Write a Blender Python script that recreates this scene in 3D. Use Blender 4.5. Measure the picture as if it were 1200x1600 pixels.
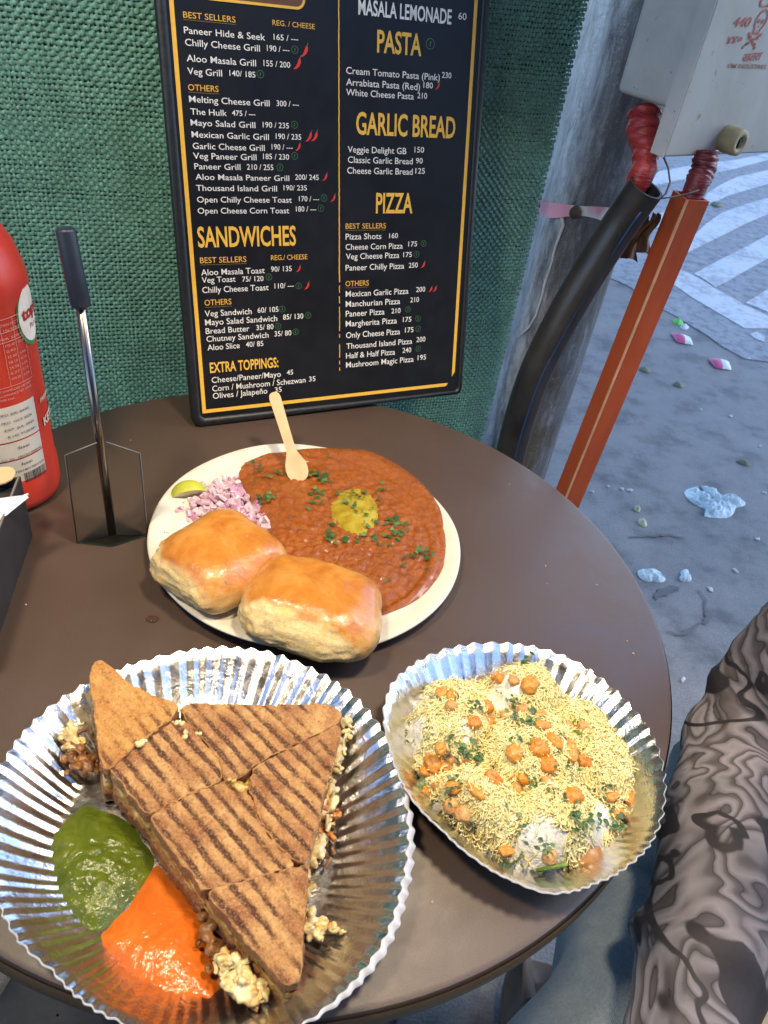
import bpy, bmesh, math, random
import numpy as np
from mathutils import Vector, Matrix, noise as mnoise

random.seed(7)
rng = np.random.default_rng(11)
for o in list(bpy.data.objects):
    bpy.data.objects.remove(o)
SC = bpy.context.scene
COL = SC.collection

# ------------------------------------------------------------------ camera
FPX = 1180.0                       # focal length in pixels of the 1200 x 1600 frame
CAM_Z = 1.17
T = 0.75                           # table top height
_dn = np.array([345.0 - 600, -(2275.0 - 800), -FPX])
_dn /= np.linalg.norm(_dn)
_up = -_dn
_fw = np.array([0, 0, -1.0])
_y = _fw - _up * _fw.dot(_up)
_y /= np.linalg.norm(_y)
RM = np.array([np.cross(_y, _up), _y, _up])      # camera axes -> world
CAM = np.array([0, 0, CAM_Z])
cd = bpy.data.cameras.new('camera')
cam = bpy.data.objects.new('camera', cd)
COL.objects.link(cam)
cam.matrix_world = Matrix.Translation(CAM) @ Matrix(RM.tolist()).to_4x4()
cd.sensor_fit = 'VERTICAL'
cd.sensor_height = 24.0
cd.lens = FPX / 1600 * 24.0
cd.clip_start = 0.02
cd.clip_end = 500
cd.dof.use_dof = True
cd.dof.focus_distance = 0.62
cd.dof.aperture_fstop = 13.0
SC.camera = cam

# ------------------------------------------------------------------ world, sun, exposure
W = bpy.data.worlds.new('World')
SC.world = W
W.use_nodes = True
wn = W.node_tree
bg = wn.nodes['Background']
sky = wn.nodes.new('ShaderNodeTexSky')
sky.sky_type = 'NISHITA'
sky.sun_disc = False
SUN_EL, SUN_AZ = math.radians(38), math.radians(70)
sky.sun_elevation = SUN_EL
sky.sun_rotation = SUN_AZ
sky.air_density = 1.0
sky.dust_density = 0.2
sky.ozone_density = 3.0
tint = wn.nodes.new('ShaderNodeMix')
tint.data_type = 'RGBA'
tint.blend_type = 'MULTIPLY'
tint.inputs[0].default_value = 1.0
tint.inputs[7].default_value = (0.90, 0.98, 1.10, 1)      # overcast blue of the open street
wn.links.new(sky.outputs[0], tint.inputs[6])
wn.links.new(tint.outputs[2], bg.inputs[0])
bg.inputs[1].default_value = 0.15
sd = bpy.data.lights.new('sun', 'SUN')
sd.energy = 0.5
sd.angle = math.radians(20)
sd.color = (1.0, 0.97, 0.93)
sun = bpy.data.objects.new('sun', sd)
COL.objects.link(sun)
_sv = Vector((math.sin(SUN_AZ) * math.cos(SUN_EL), math.cos(SUN_AZ) * math.cos(SUN_EL), math.sin(SUN_EL)))
sun.rotation_euler = (-_sv).to_track_quat('-Z', 'Y').to_euler()
vs = SC.view_settings
vs.view_transform = 'Standard'
vs.look = 'None'
vs.gamma = 1.0
vs.exposure = 1.4
SC.render.engine = 'CYCLES'
SC.cycles.max_bounces = 8
SC.cycles.caustics_reflective = False
SC.cycles.caustics_refractive = False


# ------------------------------------------------------------------ geometry helpers
def ray(px, py):
    return RM @ np.array([px - 600.0, 800.0 - py, -FPX]) / FPX


def P(px, py, z):
    """the point at height z seen at photograph pixel px, py"""
    d = ray(px, py)
    return CAM + d * (z - CAM_Z) / d[2]


def D(px, py, dep):
    return CAM + ray(px, py) * dep


def zat(px, py, xy):
    """height over the ground point xy (nearest along the view ray)"""
    d = ray(px, py)
    h = np.array([d[0], d[1]])
    t = (np.array(xy) @ h) / (h @ h)
    return CAM_Z + d[2] * t


def link(name, me, mat=None, parent=None, origin=None, smooth=False):
    o = bpy.data.objects.new(name, me)
    COL.objects.link(o)
    if mat is not None:
        for m in (mat if isinstance(mat, (list, tuple)) else [mat]):
            me.materials.append(m)
    if parent is not None:
        o.parent = parent
    elif origin is not None:
        o.location = origin
    if smooth:
        me.polygons.foreach_set('use_smooth', [True] * len(me.polygons))
    return o


def worldloc(o):
    v = np.zeros(3)
    while o is not None:
        v += np.array(o.location)
        o = o.parent
    return v


class MB:
    """collects verts and faces in world coordinates, then links them as one mesh object"""

    def __init__(s):
        s.v = []
        s.f = []
        s.mi = []
        s.n = 0

    def add(s, v, f, mi=0):
        v = np.asarray(v, float).reshape(-1, 3)
        s.v.append(v)
        s.f += [tuple(int(i) + s.n for i in q) for q in f]
        s.mi += [mi] * len(f)
        s.n += len(v)
        return s

    def grid(s, g, cu=False, cv=False, mi=0):
        g = np.asarray(g, float)
        a, b = g.shape[:2]
        ii = np.arange(a if cu else a - 1)
        jj = np.arange(b if cv else b - 1)
        I, J = np.meshgrid(ii, jj, indexing='ij')
        I2, J2 = (I + 1) % a, (J + 1) % b
        q = np.stack([I * b + J, I2 * b + J, I2 * b + J2, I * b + J2], -1).reshape(-1, 4)
        return s.add(g.reshape(-1, 3), q.tolist(), mi)

    def box(s, c, sx, sy, sz, ax=None, mi=0):
        """box centred on c, half sizes, axes rows ax"""
        ax = np.eye(3) if ax is None else np.asarray(ax)
        v = [np.asarray(c) + ax[0] * i * sx + ax[1] * j * sy + ax[2] * k * sz
             for i in (-1, 1) for j in (-1, 1) for k in (-1, 1)]
        return s.add(v, [(0, 1, 3, 2), (4, 6, 7, 5), (0, 4, 5, 1), (2, 3, 7, 6), (0, 2, 6, 4), (1, 5, 7, 3)], mi)

    def tube(s, pts, rad, n=12, caps=True, mi=0, squash=1.0):
        pts = np.asarray(pts, float)
        k = len(pts)
        rad = np.broadcast_to(np.asarray(rad, float), (k,))
        tg = np.gradient(pts, axis=0)
        tg /= np.linalg.norm(tg, axis=1)[:, None] + 1e-12
        ref = np.array([0, 0, 1.0]) if abs(tg[0][2]) < .9 else np.array([1.0, 0, 0])
        g = []
        for i in range(k):
            a = ref - tg[i] * (ref @ tg[i])
            a /= np.linalg.norm(a)
            ref = a
            b = np.cross(tg[i], a)
            th = np.arange(n) * 2 * np.pi / n
            g.append(pts[i] + rad[i] * (np.cos(th)[:, None] * a * squash + np.sin(th)[:, None] * b))
        base = s.n
        s.grid(g, cv=True, mi=mi)
        if caps:
            s.f += [tuple(base + i for i in range(n))[::-1], tuple(base + (k - 1) * n + i for i in range(n))]
            s.mi += [mi, mi]
        return s

    def lathe(s, prof, c=(0, 0, 0), n=48, mi=0, caps=False):
        th = np.arange(n) * 2 * np.pi / n
        g = [np.stack([c[0] + r * np.cos(th), c[1] + r * np.sin(th), np.full(n, c[2] + z)], 1) for r, z in prof]
        base = s.n
        s.grid(g, cv=True, mi=mi)
        if caps:
            s.f += [tuple(base + i for i in range(n))[::-1],
                    tuple(base + (len(prof) - 1) * n + i for i in range(n))]
            s.mi += [mi, mi]
        return s

    def prism(s, poly, off, mi=0):
        """closed polygon (world points) extruded by vector off"""
        poly = np.asarray(poly, float)
        n = len(poly)
        v = np.concatenate([poly, poly + np.asarray(off)])
        f = [tuple(range(n))[::-1], tuple(range(n, 2 * n))] + [(i, (i + 1) % n, n + (i + 1) % n, n + i) for i in range(n)]
        return s.add(v, f, mi)

    def build(s, name, mat, parent=None, origin=None, smooth=False, attr=None, fix=True):
        v = np.concatenate(s.v)
        org = worldloc(parent) if parent is not None else (np.asarray(origin, float) if origin is not None else np.zeros(3))
        me = bpy.data.meshes.new(name)
        me.from_pydata((v - org).tolist(), [], s.f)
        me.polygons.foreach_set('material_index', s.mi)
        if attr is not None:
            for k, val in attr.items():
                a = me.attributes.new(k, 'FLOAT', 'POINT')
                a.data.foreach_set('value', np.asarray(val, np.float32).ravel())
        if fix and len(s.f) < 60000:
            bm = bmesh.new()
            bm.from_mesh(me)
            bmesh.ops.recalc_face_normals(bm, faces=bm.faces)
            bm.to_mesh(me)
            bm.free()
        me.update()
        return link(name, me, mat, parent, org if parent is None else None, smooth)


def tag(o, label=None, cat=None, group=None, kind=None):
    if label:
        o['label'] = label
    if cat:
        o['category'] = cat
    if group:
        o['group'] = group
    if kind:
        o['kind'] = kind
    return o


def thing(name, loc, label, cat, group=None):
    o = bpy.data.objects.new(name, None)
    o.empty_display_size = 0.02
    COL.objects.link(o)
    o.location = loc
    return tag(o, label, cat, group)


def nz(p, sc=1.0, oct=1):
    v = Vector((p[0] * sc, p[1] * sc, p[2] * sc))
    return mnoise.noise(v) if oct == 1 else mnoise.fractal(v, 0.9, 2.0, oct)


def bevel(o, w, seg=2, ang=35):
    m = o.modifiers.new('bevel', 'BEVEL')
    m.width = w
    m.segments = seg
    m.limit_method = 'ANGLE'
    m.angle_limit = math.radians(ang)
    o.data.polygons.foreach_set('use_smooth', [True] * len(o.data.polygons))
    w2 = o.modifiers.new('wn', 'WEIGHTED_NORMAL')
    w2.keep_sharp = False
    return o


def tubes_np(paths, r, sides=4):
    """many thin tubes at once: paths (N,K,3) -> verts, quads"""
    N, K, _ = paths.shape
    tg = np.gradient(paths, axis=1)
    tg /= np.linalg.norm(tg, axis=2, keepdims=True) + 1e-12
    ref = np.tile(np.array([0.13, 0.21, 0.97]), (N, K, 1))
    a = ref - tg * (ref * tg).sum(2, keepdims=True)
    a /= np.linalg.norm(a, axis=2, keepdims=True) + 1e-9
    b = np.cross(tg, a)
    th = np.arange(sides) * 2 * np.pi / sides
    r = np.broadcast_to(np.asarray(r, float), (N,))[:, None, None, None]
    v = paths[:, :, None, :] + r * (np.cos(th)[None, None, :, None] * a[:, :, None, :] + np.sin(th)[None, None, :, None] * b[:, :, None, :])
    idx = np.arange(N * K * sides).reshape(N, K, sides)
    q = np.stack([idx[:, :-1], idx[:, 1:], np.roll(idx[:, 1:], -1, 2), np.roll(idx[:, :-1], -1, 2)], -1).reshape(-1, 4)
    return v.reshape(-1, 3), q


def mesh_np(name, v, q, mat, origin=(0, 0, 0), parent=None, smooth=True, attr=None):
    org = worldloc(parent) if parent is not None else np.asarray(origin, float)
    me = bpy.data.meshes.new(name)
    v = (np.asarray(v) - org).astype(np.float32)
    q = np.asarray(q, np.int32)
    me.vertices.add(len(v))
    me.vertices.foreach_set('co', v.ravel())
    me.loops.add(q.size)
    me.loops.foreach_set('vertex_index', q.ravel())
    me.polygons.add(len(q))
    k = q.shape[1]
    me.polygons.foreach_set('loop_start', np.arange(len(q), dtype=np.int32) * k)
    me.polygons.foreach_set('loop_total', np.full(len(q), k, np.int32))
    me.update(calc_edges=True)
    if attr is not None:
        for kk, val in attr.items():
            a = me.attributes.new(kk, 'FLOAT', 'POINT')
            a.data.foreach_set('value', np.asarray(val, np.float32).ravel())
    return link(name, me, mat, parent, org if parent is None else None, smooth)


# ------------------------------------------------------------------ materials
class NT:
    def __init__(s, name):
        s.m = bpy.data.materials.new(name)
        s.m.use_nodes = True
        s.t = s.m.node_tree
        s.b = s.t.nodes['Principled BSDF']
        s.co = None

    def n(s, typ, **kw):
        x = s.t.nodes.new(typ)
        for k, v in kw.items():
            setattr(x, k, v)
        return x

    def l(s, a, b):
        s.t.links.new(a, b)

    def obj(s):
        if s.co is None:
            s.co = s.n('ShaderNodeTexCoord').outputs['Object']
        return s.co

    def scaled(s, sx, sy, sz, rot=(0, 0, 0)):
        mp = s.n('ShaderNodeMapping')
        s.l(s.obj(), mp.inputs[0])
        mp.inputs['Scale'].default_value = (sx, sy, sz)
        mp.inputs['Rotation'].default_value = rot
        return mp.outputs[0]

    def noise(s, scale, detail=4, rough=.55, dist=0.0, co=None):
        x = s.n('ShaderNodeTexNoise')
        s.l(co or s.obj(), x.inputs['Vector'])
        x.inputs['Scale'].default_value = scale
        x.inputs['Detail'].default_value = detail
        x.inputs['Roughness'].default_value = rough
        x.inputs['Distortion'].default_value = dist
        return x.outputs['Fac']

    def ramp(s, fac, stops, interp='LINEAR'):
        x = s.n('ShaderNodeValToRGB')
        x.color_ramp.interpolation = interp
        e = x.color_ramp.elements
        while len(e) < len(stops):
            e.new(0.5)
        for i, (p, c) in enumerate(stops):
            e[i].position = p
            e[i].color = (*c, 1) if len(c) == 3 else c
        s.l(fac, x.inputs[0])
        return x.outputs[0]

    def mix(s, fac, a, b, mode='MIX'):
        x = s.n('ShaderNodeMix', data_type='RGBA', blend_type=mode)
        for i, val in ((0, fac), (6, a), (7, b)):
            if isinstance(val, (int, float)):
                x.inputs[i].default_value = val
            elif isinstance(val, tuple):
                x.inputs[i].default_value = (*val, 1)
            else:
                s.l(val, x.inputs[i])
        return x.outputs[2]

    def math(s, op, a, b=None, clamp=False):
        x = s.n('ShaderNodeMath', operation=op, use_clamp=clamp)
        for i, val in ((0, a), (1, b)):
            if val is None:
                continue
            if isinstance(val, (int, float)):
                x.inputs[i].default_value = val
            else:
                s.l(val, x.inputs[i])
        return x.outputs[0]

    def rng(s, v, a, b, c, d):
        x = s.n('ShaderNodeMapRange')
        s.l(v, x.inputs[0])
        for i, k in enumerate((a, b, c, d)):
            x.inputs[1 + i].default_value = k
        return x.outputs[0]

    def attr(s, name):
        return s.n('ShaderNodeAttribute', attribute_name=name).outputs['Fac']

    def bump(s, h, strength=.3, dist=.001):
        x = s.n('ShaderNodeBump')
        x.inputs['Strength'].default_value = strength
        x.inputs['Distance'].default_value = dist
        s.l(h, x.inputs['Height'])
        s.l(x.outputs[0], s.b.inputs['Normal'])

    def set(s, **kw):
        nm = dict(color='Base Color', rough='Roughness', metal='Metallic', spec='Specular IOR Level', ior='IOR',
                  trans='Transmission Weight', sss='Subsurface Weight', sssr='Subsurface Radius', ssss='Subsurface Scale',
                  coat='Coat Weight', coatr='Coat Roughness', sheen='Sheen Weight', emit='Emission Color',
                  emits='Emission Strength', alpha='Alpha', aniso='Anisotropic')
        for k, v in kw.items():
            i = s.b.inputs[nm[k]]
            if isinstance(v, (int, float)):
                i.default_value = v
            elif isinstance(v, tuple):
                i.default_value = (*v, 1) if i.type == 'RGBA' else v
            else:
                s.l(v, i)
        return s


def simple(name, color, rough=.5, var=.12, scale=60, bump=0.0, bscale=None, **kw):
    m = NT(name)
    d = tuple(c * (1 - var) for c in color)
    b = tuple(min(1, c * (1 + var)) for c in color)
    nf = m.noise(scale)
    m.set(color=m.ramp(nf, [(.3, d), (.7, b)]), rough=rough, **kw)
    if bump:
        m.bump(m.noise(bscale or scale * 3), bump, .001)
    return m.m

# ================================================================== SETTING: ground, road, crossing
def asphalt(name, c0, c1, scale=9):
    m = NT(name)
    big = m.noise(1.1, 5, .6, .4)
    mid = m.noise(scale, 6, .62)
    fine = m.noise(240, 3, .7)
    base = m.mix(big, c0, c1)
    dk = m.ramp(mid, [(.34, (.45, .45, .45)), (.5, (.95, .95, .95)), (.75, (1.25, 1.25, 1.25))])
    base = m.mix(1.0, base, dk, 'MULTIPLY')
    gr = m.ramp(fine, [(.3, (.75, .75, .75)), (.7, (1.2, 1.2, 1.2))])
    base = m.mix(1.0, base, gr, 'MULTIPLY')
    gt = m.noise(150, 5, .8)
    base = m.mix(m.math('MULTIPLY', m.ramp(gt, [(.64, (0, 0, 0)), (.70, (1, 1, 1))]), .6), base, (.07, .068, .065))
    gt2 = m.noise(210, 4, .8, 0, m.scaled(1, 1, 1, (0, 0, 1)))
    base = m.mix(m.math('MULTIPLY', m.ramp(gt2, [(.66, (0, 0, 0)), (.71, (1, 1, 1))]), .5), base, (.50, .49, .47))
    m.set(color=base, rough=m.rng(mid, .3, .7, .6, .9))
    m.bump(m.math('ADD', m.math('MULTIPLY', fine, .6), mid), .5, .006)
    return m.m


M_GROUND = asphalt('ground_concrete', (.17, .165, .155), (.26, .25, .235))
M_ROAD = asphalt('road_asphalt', (.25, .255, .26), (.31, .315, .32), 22)
ground = MB()
ground.add([(-60, -60, 0), (60, -60, 0), (60, 80, 0), (-60, 80, 0)], [(0, 1, 2, 3)])
tag(ground.build('ground', M_GROUND), 'grey dusty concrete ground under the table', None, None, 'structure')


def gp(x, y, z=0.0):
    """crop pixel (3.81 x, origin 980,200) -> ground point"""
    return P(980 + x / 3.81, 200 + y / 3.81, z)


# road sheet: beyond its ragged edge near the litter
edge = [(-900, 560), (0, 940), (100, 1005), (200, 1078), (300, 1130), (400, 1195), (480, 1240), (560, 1303), (640, 1345), (700, 1378), (838, 1396), (1000, 1420)]
rp = [gp(x, y) for x, y in edge]
rp = [rp[0] + np.array([-14, 9., 0])] + rp + [rp[-1] + np.array([25, 8., 0]), np.array([60, 60., 0]), np.array([-30, 60., 0])]
road = MB()
road.prism([np.array([p[0], p[1], -.002]) for p in rp], (0, 0, .006))
tag(road.build('road', M_ROAD), 'pale asphalt road with a zebra crossing', None, None, 'structure')

pm = NT('road_paint')
wear = pm.noise(26, 8, .72, .3)
wear2 = pm.noise(3.2, 4, .6)
fac = pm.ramp(pm.math('ADD', pm.math('MULTIPLY', wear, .7), pm.math('MULTIPLY', wear2, .45)), [(.47, (0, 0, 0)), (.60, (1, 1, 1))])
pm.set(color=pm.mix(fac, (.34, .345, .35), (.56, .57, .57)), rough=.75)
pm.bump(wear, .3, .003)
cross = [
    [(300, 832), (400, 878), (560, 975), (700, 1052), (838, 1118), (1150, 1262), (1150, 1345), (838, 1192), (700, 1190), (560, 1108), (400, 1015), (260, 918)],
    [(705, 1040), (838, 958), (1100, 800), (1150, 860), (838, 1092)],
    [(398, 866), (500, 812), (600, 760), (720, 700), (838, 637), (1000, 560), (1050, 640), (838, 773), (700, 850), (570, 925), (525, 946), (470, 905)],
    [(325, 752), (395, 640), (470, 570), (560, 505), (700, 455), (838, 415), (1000, 380), (1050, 440), (838, 512), (720, 560), (560, 640), (440, 700)],
    [(440, 440), (480, 385), (560, 335), (650, 292), (838, 250), (1000, 220), (1050, 280), (838, 330), (720, 365), (600, 400), (490, 455)],
    [(120, 300), (200, 255), (420, 215), (640, 190), (838, 150), (1000, 120), (1020, 150), (838, 188), (640, 240), (480, 275), (300, 310), (160, 340)],
    [(100, 580), (130, 545), (200, 505), (290, 462), (270, 530), (180, 590)],
    [(730, 1225), (770, 1212), (820, 1240), (815, 1272), (770, 1255)],
    [(-160, 560), (-40, 470), (60, 400), (110, 430), (40, 500), (-80, 600)],
]
for poly in cross:
    b = MB()
    b.prism([gp(x, y, .008) - np.array([0, 0, .006]) for x, y in poly], (0, 0, .006))
    tag(b.build('road_marking', pm.m), 'worn white crossing paint on the road', None, None, 'structure')

# dark paving stones under the near side of the table
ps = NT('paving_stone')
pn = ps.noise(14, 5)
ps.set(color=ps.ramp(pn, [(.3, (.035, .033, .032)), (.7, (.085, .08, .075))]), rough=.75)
ps.bump(ps.noise(120, 4), .4, .003)
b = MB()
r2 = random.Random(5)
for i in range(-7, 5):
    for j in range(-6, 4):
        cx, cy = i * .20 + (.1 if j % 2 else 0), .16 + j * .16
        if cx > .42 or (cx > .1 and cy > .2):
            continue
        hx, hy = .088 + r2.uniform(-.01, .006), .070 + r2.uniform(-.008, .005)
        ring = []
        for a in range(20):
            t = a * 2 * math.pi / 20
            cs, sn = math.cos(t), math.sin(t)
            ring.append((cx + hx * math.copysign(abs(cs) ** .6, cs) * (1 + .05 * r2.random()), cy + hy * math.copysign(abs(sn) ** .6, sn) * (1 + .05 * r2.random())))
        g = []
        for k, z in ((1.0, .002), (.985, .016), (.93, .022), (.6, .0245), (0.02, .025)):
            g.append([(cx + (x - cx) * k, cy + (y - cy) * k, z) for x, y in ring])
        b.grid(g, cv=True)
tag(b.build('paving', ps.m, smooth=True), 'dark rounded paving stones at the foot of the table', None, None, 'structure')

# ================================================================== NET
U = np.array([.8642, .5031, 0.0])
U /= np.linalg.norm(U)
NN = np.array([-U[1], U[0], 0.0])           # horizontal, away from the camera
NET_D = 0.768


def net_pt(a, z, off=0.0):
    return U * a + NN * (NET_D + off) + np.array([0, 0, z])


nm = NT('green_net_tape')
n1 = nm.noise(2.2, 3)
n2 = nm.noise(420, 2)
n3 = nm.noise(38, 3)
cc = nm.mix(n1, (.125, .295, .220), (.170, .375, .290))
cc = nm.mix(1.0, cc, nm.ramp(n2, [(.3, (.65, .65, .65)), (.7, (1.4, 1.4, 1.4))]), 'MULTIPLY')
cc = nm.mix(1.0, cc, nm.ramp(n3, [(.35, (.85, .85, .85)), (.65, (1.12, 1.12, 1.12))]), 'MULTIPLY')
nm.set(color=cc, rough=.38, spec=.6)
PITCH = .0041
a0, a1, z0, z1 = -.30, .584, .34, 1.25
na, nrow = int((a1 - a0) / PITCH), int((z1 - z0) / PITCH)
SUB = 4
A = a0 + np.arange(na * SUB + 1) * PITCH / SUB
V, Q = [], []
base = 0
jit = rng.normal(0, .00045, (nrow, len(A)))
ker = np.ones(9) / 9


def wob(a, z):
    return .010 * np.sin(a * 5.0 + z * 2.0) + .006 * np.sin(a * 13 - z * 6 + 1.0)


for i in range(nrow):
    zc = z0 + i * PITCH
    ph = np.pi * (A - a0) / PITCH
    ji = np.convolve(jit[i], ker, 'same') * 2.2
    zz = zc + ji + .0016 * np.sin(A * 9 + i * .11) + .0004 * np.cos(ph + np.pi * (i % 2)) 
    hw = .00182 * (1 + .18 * np.cos(2 * ph)) * (1 + .15 * rng.normal(0, 1) * .5)
    out = -.0009 * np.cos(ph + np.pi * (i % 2)) + wob(A, zc)
    rows = []
    for k, dz, do in ((0, -1, .0005), (1, -.1, -.0004), (2, 1, .0005)):
        off = out + do
        rows.append(U[None] * A[:, None] + NN[None] * (NET_D + off)[:, None] + np.stack([0 * A, 0 * A, zz + dz * hw], 1))
    g = np.stack(rows, 1)
    n_ = len(A)
    idx = base + np.arange(n_ * 3).reshape(n_, 3)
    q = np.stack([idx[:-1, :-1], idx[1:, :-1], idx[1:, 1:], idx[:-1, 1:]], -1).reshape(-1, 4)
    V.append(g.reshape(-1, 3))
    Q.append(q)
    base += n_ * 3
Z = z0 + np.arange(nrow * 2) * PITCH / 2
for j in range(na):
    ac = a0 + j * PITCH
    out = .0008 * np.cos(np.pi * (Z - z0) / PITCH + np.pi * (j % 2)) + wob(ac, Z)
    aa = ac + .0007 * np.sin(Z * 31 + j) + .0012 * np.sin(Z * 7 + ac * 8)
    rows = []
    for da in (-.0009, .0009):
        rows.append(U[None] * (aa + da)[:, None] + NN[None] * (NET_D + out)[:, None] + np.stack([0 * Z, 0 * Z, Z], 1))
    g = np.stack(rows, 1)
    n_ = len(Z)
    idx = base + np.arange(n_ * 2).reshape(n_, 2)
    q = np.stack([idx[:-1, :-1], idx[1:, :-1], idx[1:, 1:], idx[:-1, 1:]], -1).reshape(-1, 4)
    V.append(g.reshape(-1, 3))
    Q.append(q)
    base += n_ * 2
net = mesh_np('shade_net', np.concatenate(V), np.concatenate(Q), nm.m, origin=net_pt(.1, z0))
tag(net, 'green woven shade net hanging behind the menu board', 'net')
bk = MB()
gg = []
for a in np.linspace(-1.5, a1 - .004, 60):
    gg.append([net_pt(a, z, .007 + wob(a, z)) for z in np.linspace(.02, 1.9, 40)])
bk.grid(gg)
bk.build('backing_cloth', simple('net_backing', (.020, .080, .058), .9, .2, 40), net, smooth=True)

# ================================================================== TABLE
TC = np.array([-.0627, .423, 0])
TR = .2987
tm = NT('brown_laminate')
tn = tm.noise(5, 4, .5)
tf = tm.noise(1500, 2, .6)
tcol = tm.mix(tn, (.062, .040, .029), (.080, .052, .038))
tcol = tm.mix(1.0, tcol, tm.ramp(tf, [(.3, (.78, .78, .78)), (.7, (1.22, 1.22, 1.22))]), 'MULTIPLY')
scr = tm.ramp(tm.noise(60, 3, .7, .6, tm.scaled(14, .5, 1, (0, 0, .7))), [(.70, (0, 0, 0)), (.74, (1, 1, 1))])
smu = tm.noise(11, 6, .65, 1.2)
tcol = tm.mix(tm.math('MULTIPLY', scr, .25), tcol, (.20, .15, .12))
tcol = tm.mix(tm.math('MULTIPLY', tm.ramp(tm.noise(38, 6, .75), [(.62, (0, 0, 0)), (.74, (1, 1, 1))]), .28), tcol, (.035, .022, .016))
tm.set(color=tcol, rough=tm.rng(smu, .3, .7, .33, .54), spec=.55)
tm.bump(tm.noise(650, 3, .6), .10, .0006)
table = thing('cafe_table', (TC[0], TC[1], 0), 'round brown laminate cafe table carrying all the plates', 'table')
b = MB()
b.lathe([(0.001, T), (TR - .004, T), (TR - .001, T - .0012), (TR, T - .004), (TR, T - .019), (TR - .002, T - .021), (.001, T - .021)], TC, 160)
b.build('tabletop', tm.m, table, smooth=True)
me = [o for o in table.children if o.name.startswith('tabletop')][0]
me.data.set_sharp_from_angle(angle=math.radians(40)) if hasattr(me.data, 'set_sharp_from_angle') else None
b = MB()
b.lathe([(TR + .0006, T - .0035), (TR + .0016, T - .006), (TR + .0016, T - .016), (TR + .0006, T - .0185)], TC, 160)
b.build('edge_band', simple('edge_band', (.075, .045, .02), .45), table, smooth=True)
steel_dk = simple('black_steel', (.02, .02, .022), .45, .2)
b = MB()
b.lathe([(.030, .03), (.030, T - .022)], TC, 28)
b.lathe([(.12, T - .035), (.12, T - .0225)], TC, 28, caps=True)
b.build('pedestal', steel_dk, table, smooth=True)
b = MB()
b.lathe([(.002, .030), (.19, .026), (.2, .018), (.2, 0.0265)], TC, 40)
b.build('base_plate', steel_dk, table, smooth=True)

# ================================================================== MENU BOARD
BO = P(301, 668, T)
BV = np.array([-.133, .2285, .9644])
BV -= U * (U @ BV)
BV /= np.linalg.norm(BV)
BW = np.cross(U, BV)          # towards the camera side
if BW[1] > 0:
    BW = -BW


def buv(px, py):
    d = ray(px, py)
    t = ((BO - CAM) @ BW) / (d @ BW)
    p = CAM + d * t
    return np.array([(p - BO) @ U, (p - BO) @ BV])


def bpt(u, v, w=0.0):
    return BO + U * u + BV * v + BW * w


BWID, BHT = .308, .470
board = thing('menu_board', BO + np.array([0, 0, 0.0]), 'black sandwich and pizza menu board with yellow border leaning on the green net', 'menu board')
bm_ = NT('board_black')
bn = bm_.noise(9, 5)
bm_.set(color=bm_.ramp(bn, [(.3, (.0075, .008, .010)), (.7, (.013, .014, .017))]), rough=bm_.rng(bm_.noise(70, 5), .3, .7, .33, .46), spec=.28)


def roundrect(u0, v0, u1, v1, r, n=6):
    pts = []
    for cx, cy, a in ((u1 - r, v0 + r, -90), (u1 - r, v1 - r, 0), (u0 + r, v1 - r, 90), (u0 + r, v0 + r, 180)):
        for i in range(n + 1):
            t = math.radians(a + 90 * i / n)
            pts.append((cx + r * math.cos(t), cy + r * math.sin(t)))
    return pts


b = MB()
pts = roundrect(0.0035, .0035, BWID - .0035, BHT - .004, .006)
b.prism([bpt(u, v, -.004) for u, v in pts], BW * .004)
b.build('panel', bm_.m, board)
# raised black tape frame with a chewed right lower corner
b = MB()
o_ = roundrect(0, 0, BWID, BHT, .010, 8)
i_ = roundrect(.0085, .0085, BWID - .0085, BHT - .0085, .005, 8)
rc = random.Random(3)
oo = []
for (u, v) in o_:
    if u > BWID - .03 and v < .03:
        u -= rc.uniform(0, .006)
        v += rc.uniform(.002, .008)
    oo.append((u, v))
ring = []
for w, s_ in ((-.0062, 0.0), (.0008, 0.0), (.0024, .15), (.0026, .75), (.0004, 1.0)):
    ring.append([bpt(a[0] * (1 - s_) + c[0] * s_, a[1] * (1 - s_) + c[1] * s_, w) for a, c in zip(oo, i_)])
b.grid(ring, cv=True)
fm = NT('frame_black')
fm.set(color=fm.ramp(fm.noise(160, 6, .7), [(.45, (.008, .008, .009)), (.70, (.018, .018, .019)), (.80, (.10, .09, .08))]), rough=.42)
fm.bump(fm.noise(90, 3), .25, .0015)
b.build('frame', fm.m, board, smooth=True)
# yellow border lines
ym = simple('print_yellow', (.80, .46, .055), .5, .06, 300)
wm = simple('print_white', (.78, .77, .72), .5, .05, 300)
gm_ = simple('print_green', (.05, .14, .06), .5, .05, 300)
rm_ = simple('print_red', (.62, .035, .025), .5, .08, 300)
HW = .0018
LW = .00045


def strip(b, p0, p1, hw, w=LW):
    p0, p1 = np.array(p0), np.array(p1)
    d = (p1 - p0) / np.linalg.norm(p1 - p0)
    n = np.array([-d[1], d[0]]) * hw
    b.add([bpt(*(p0 - n), w), bpt(*(p1 - n), w), bpt(*(p1 + n), w), bpt(*(p0 + n), w)], [(0, 1, 2, 3)])


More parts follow.
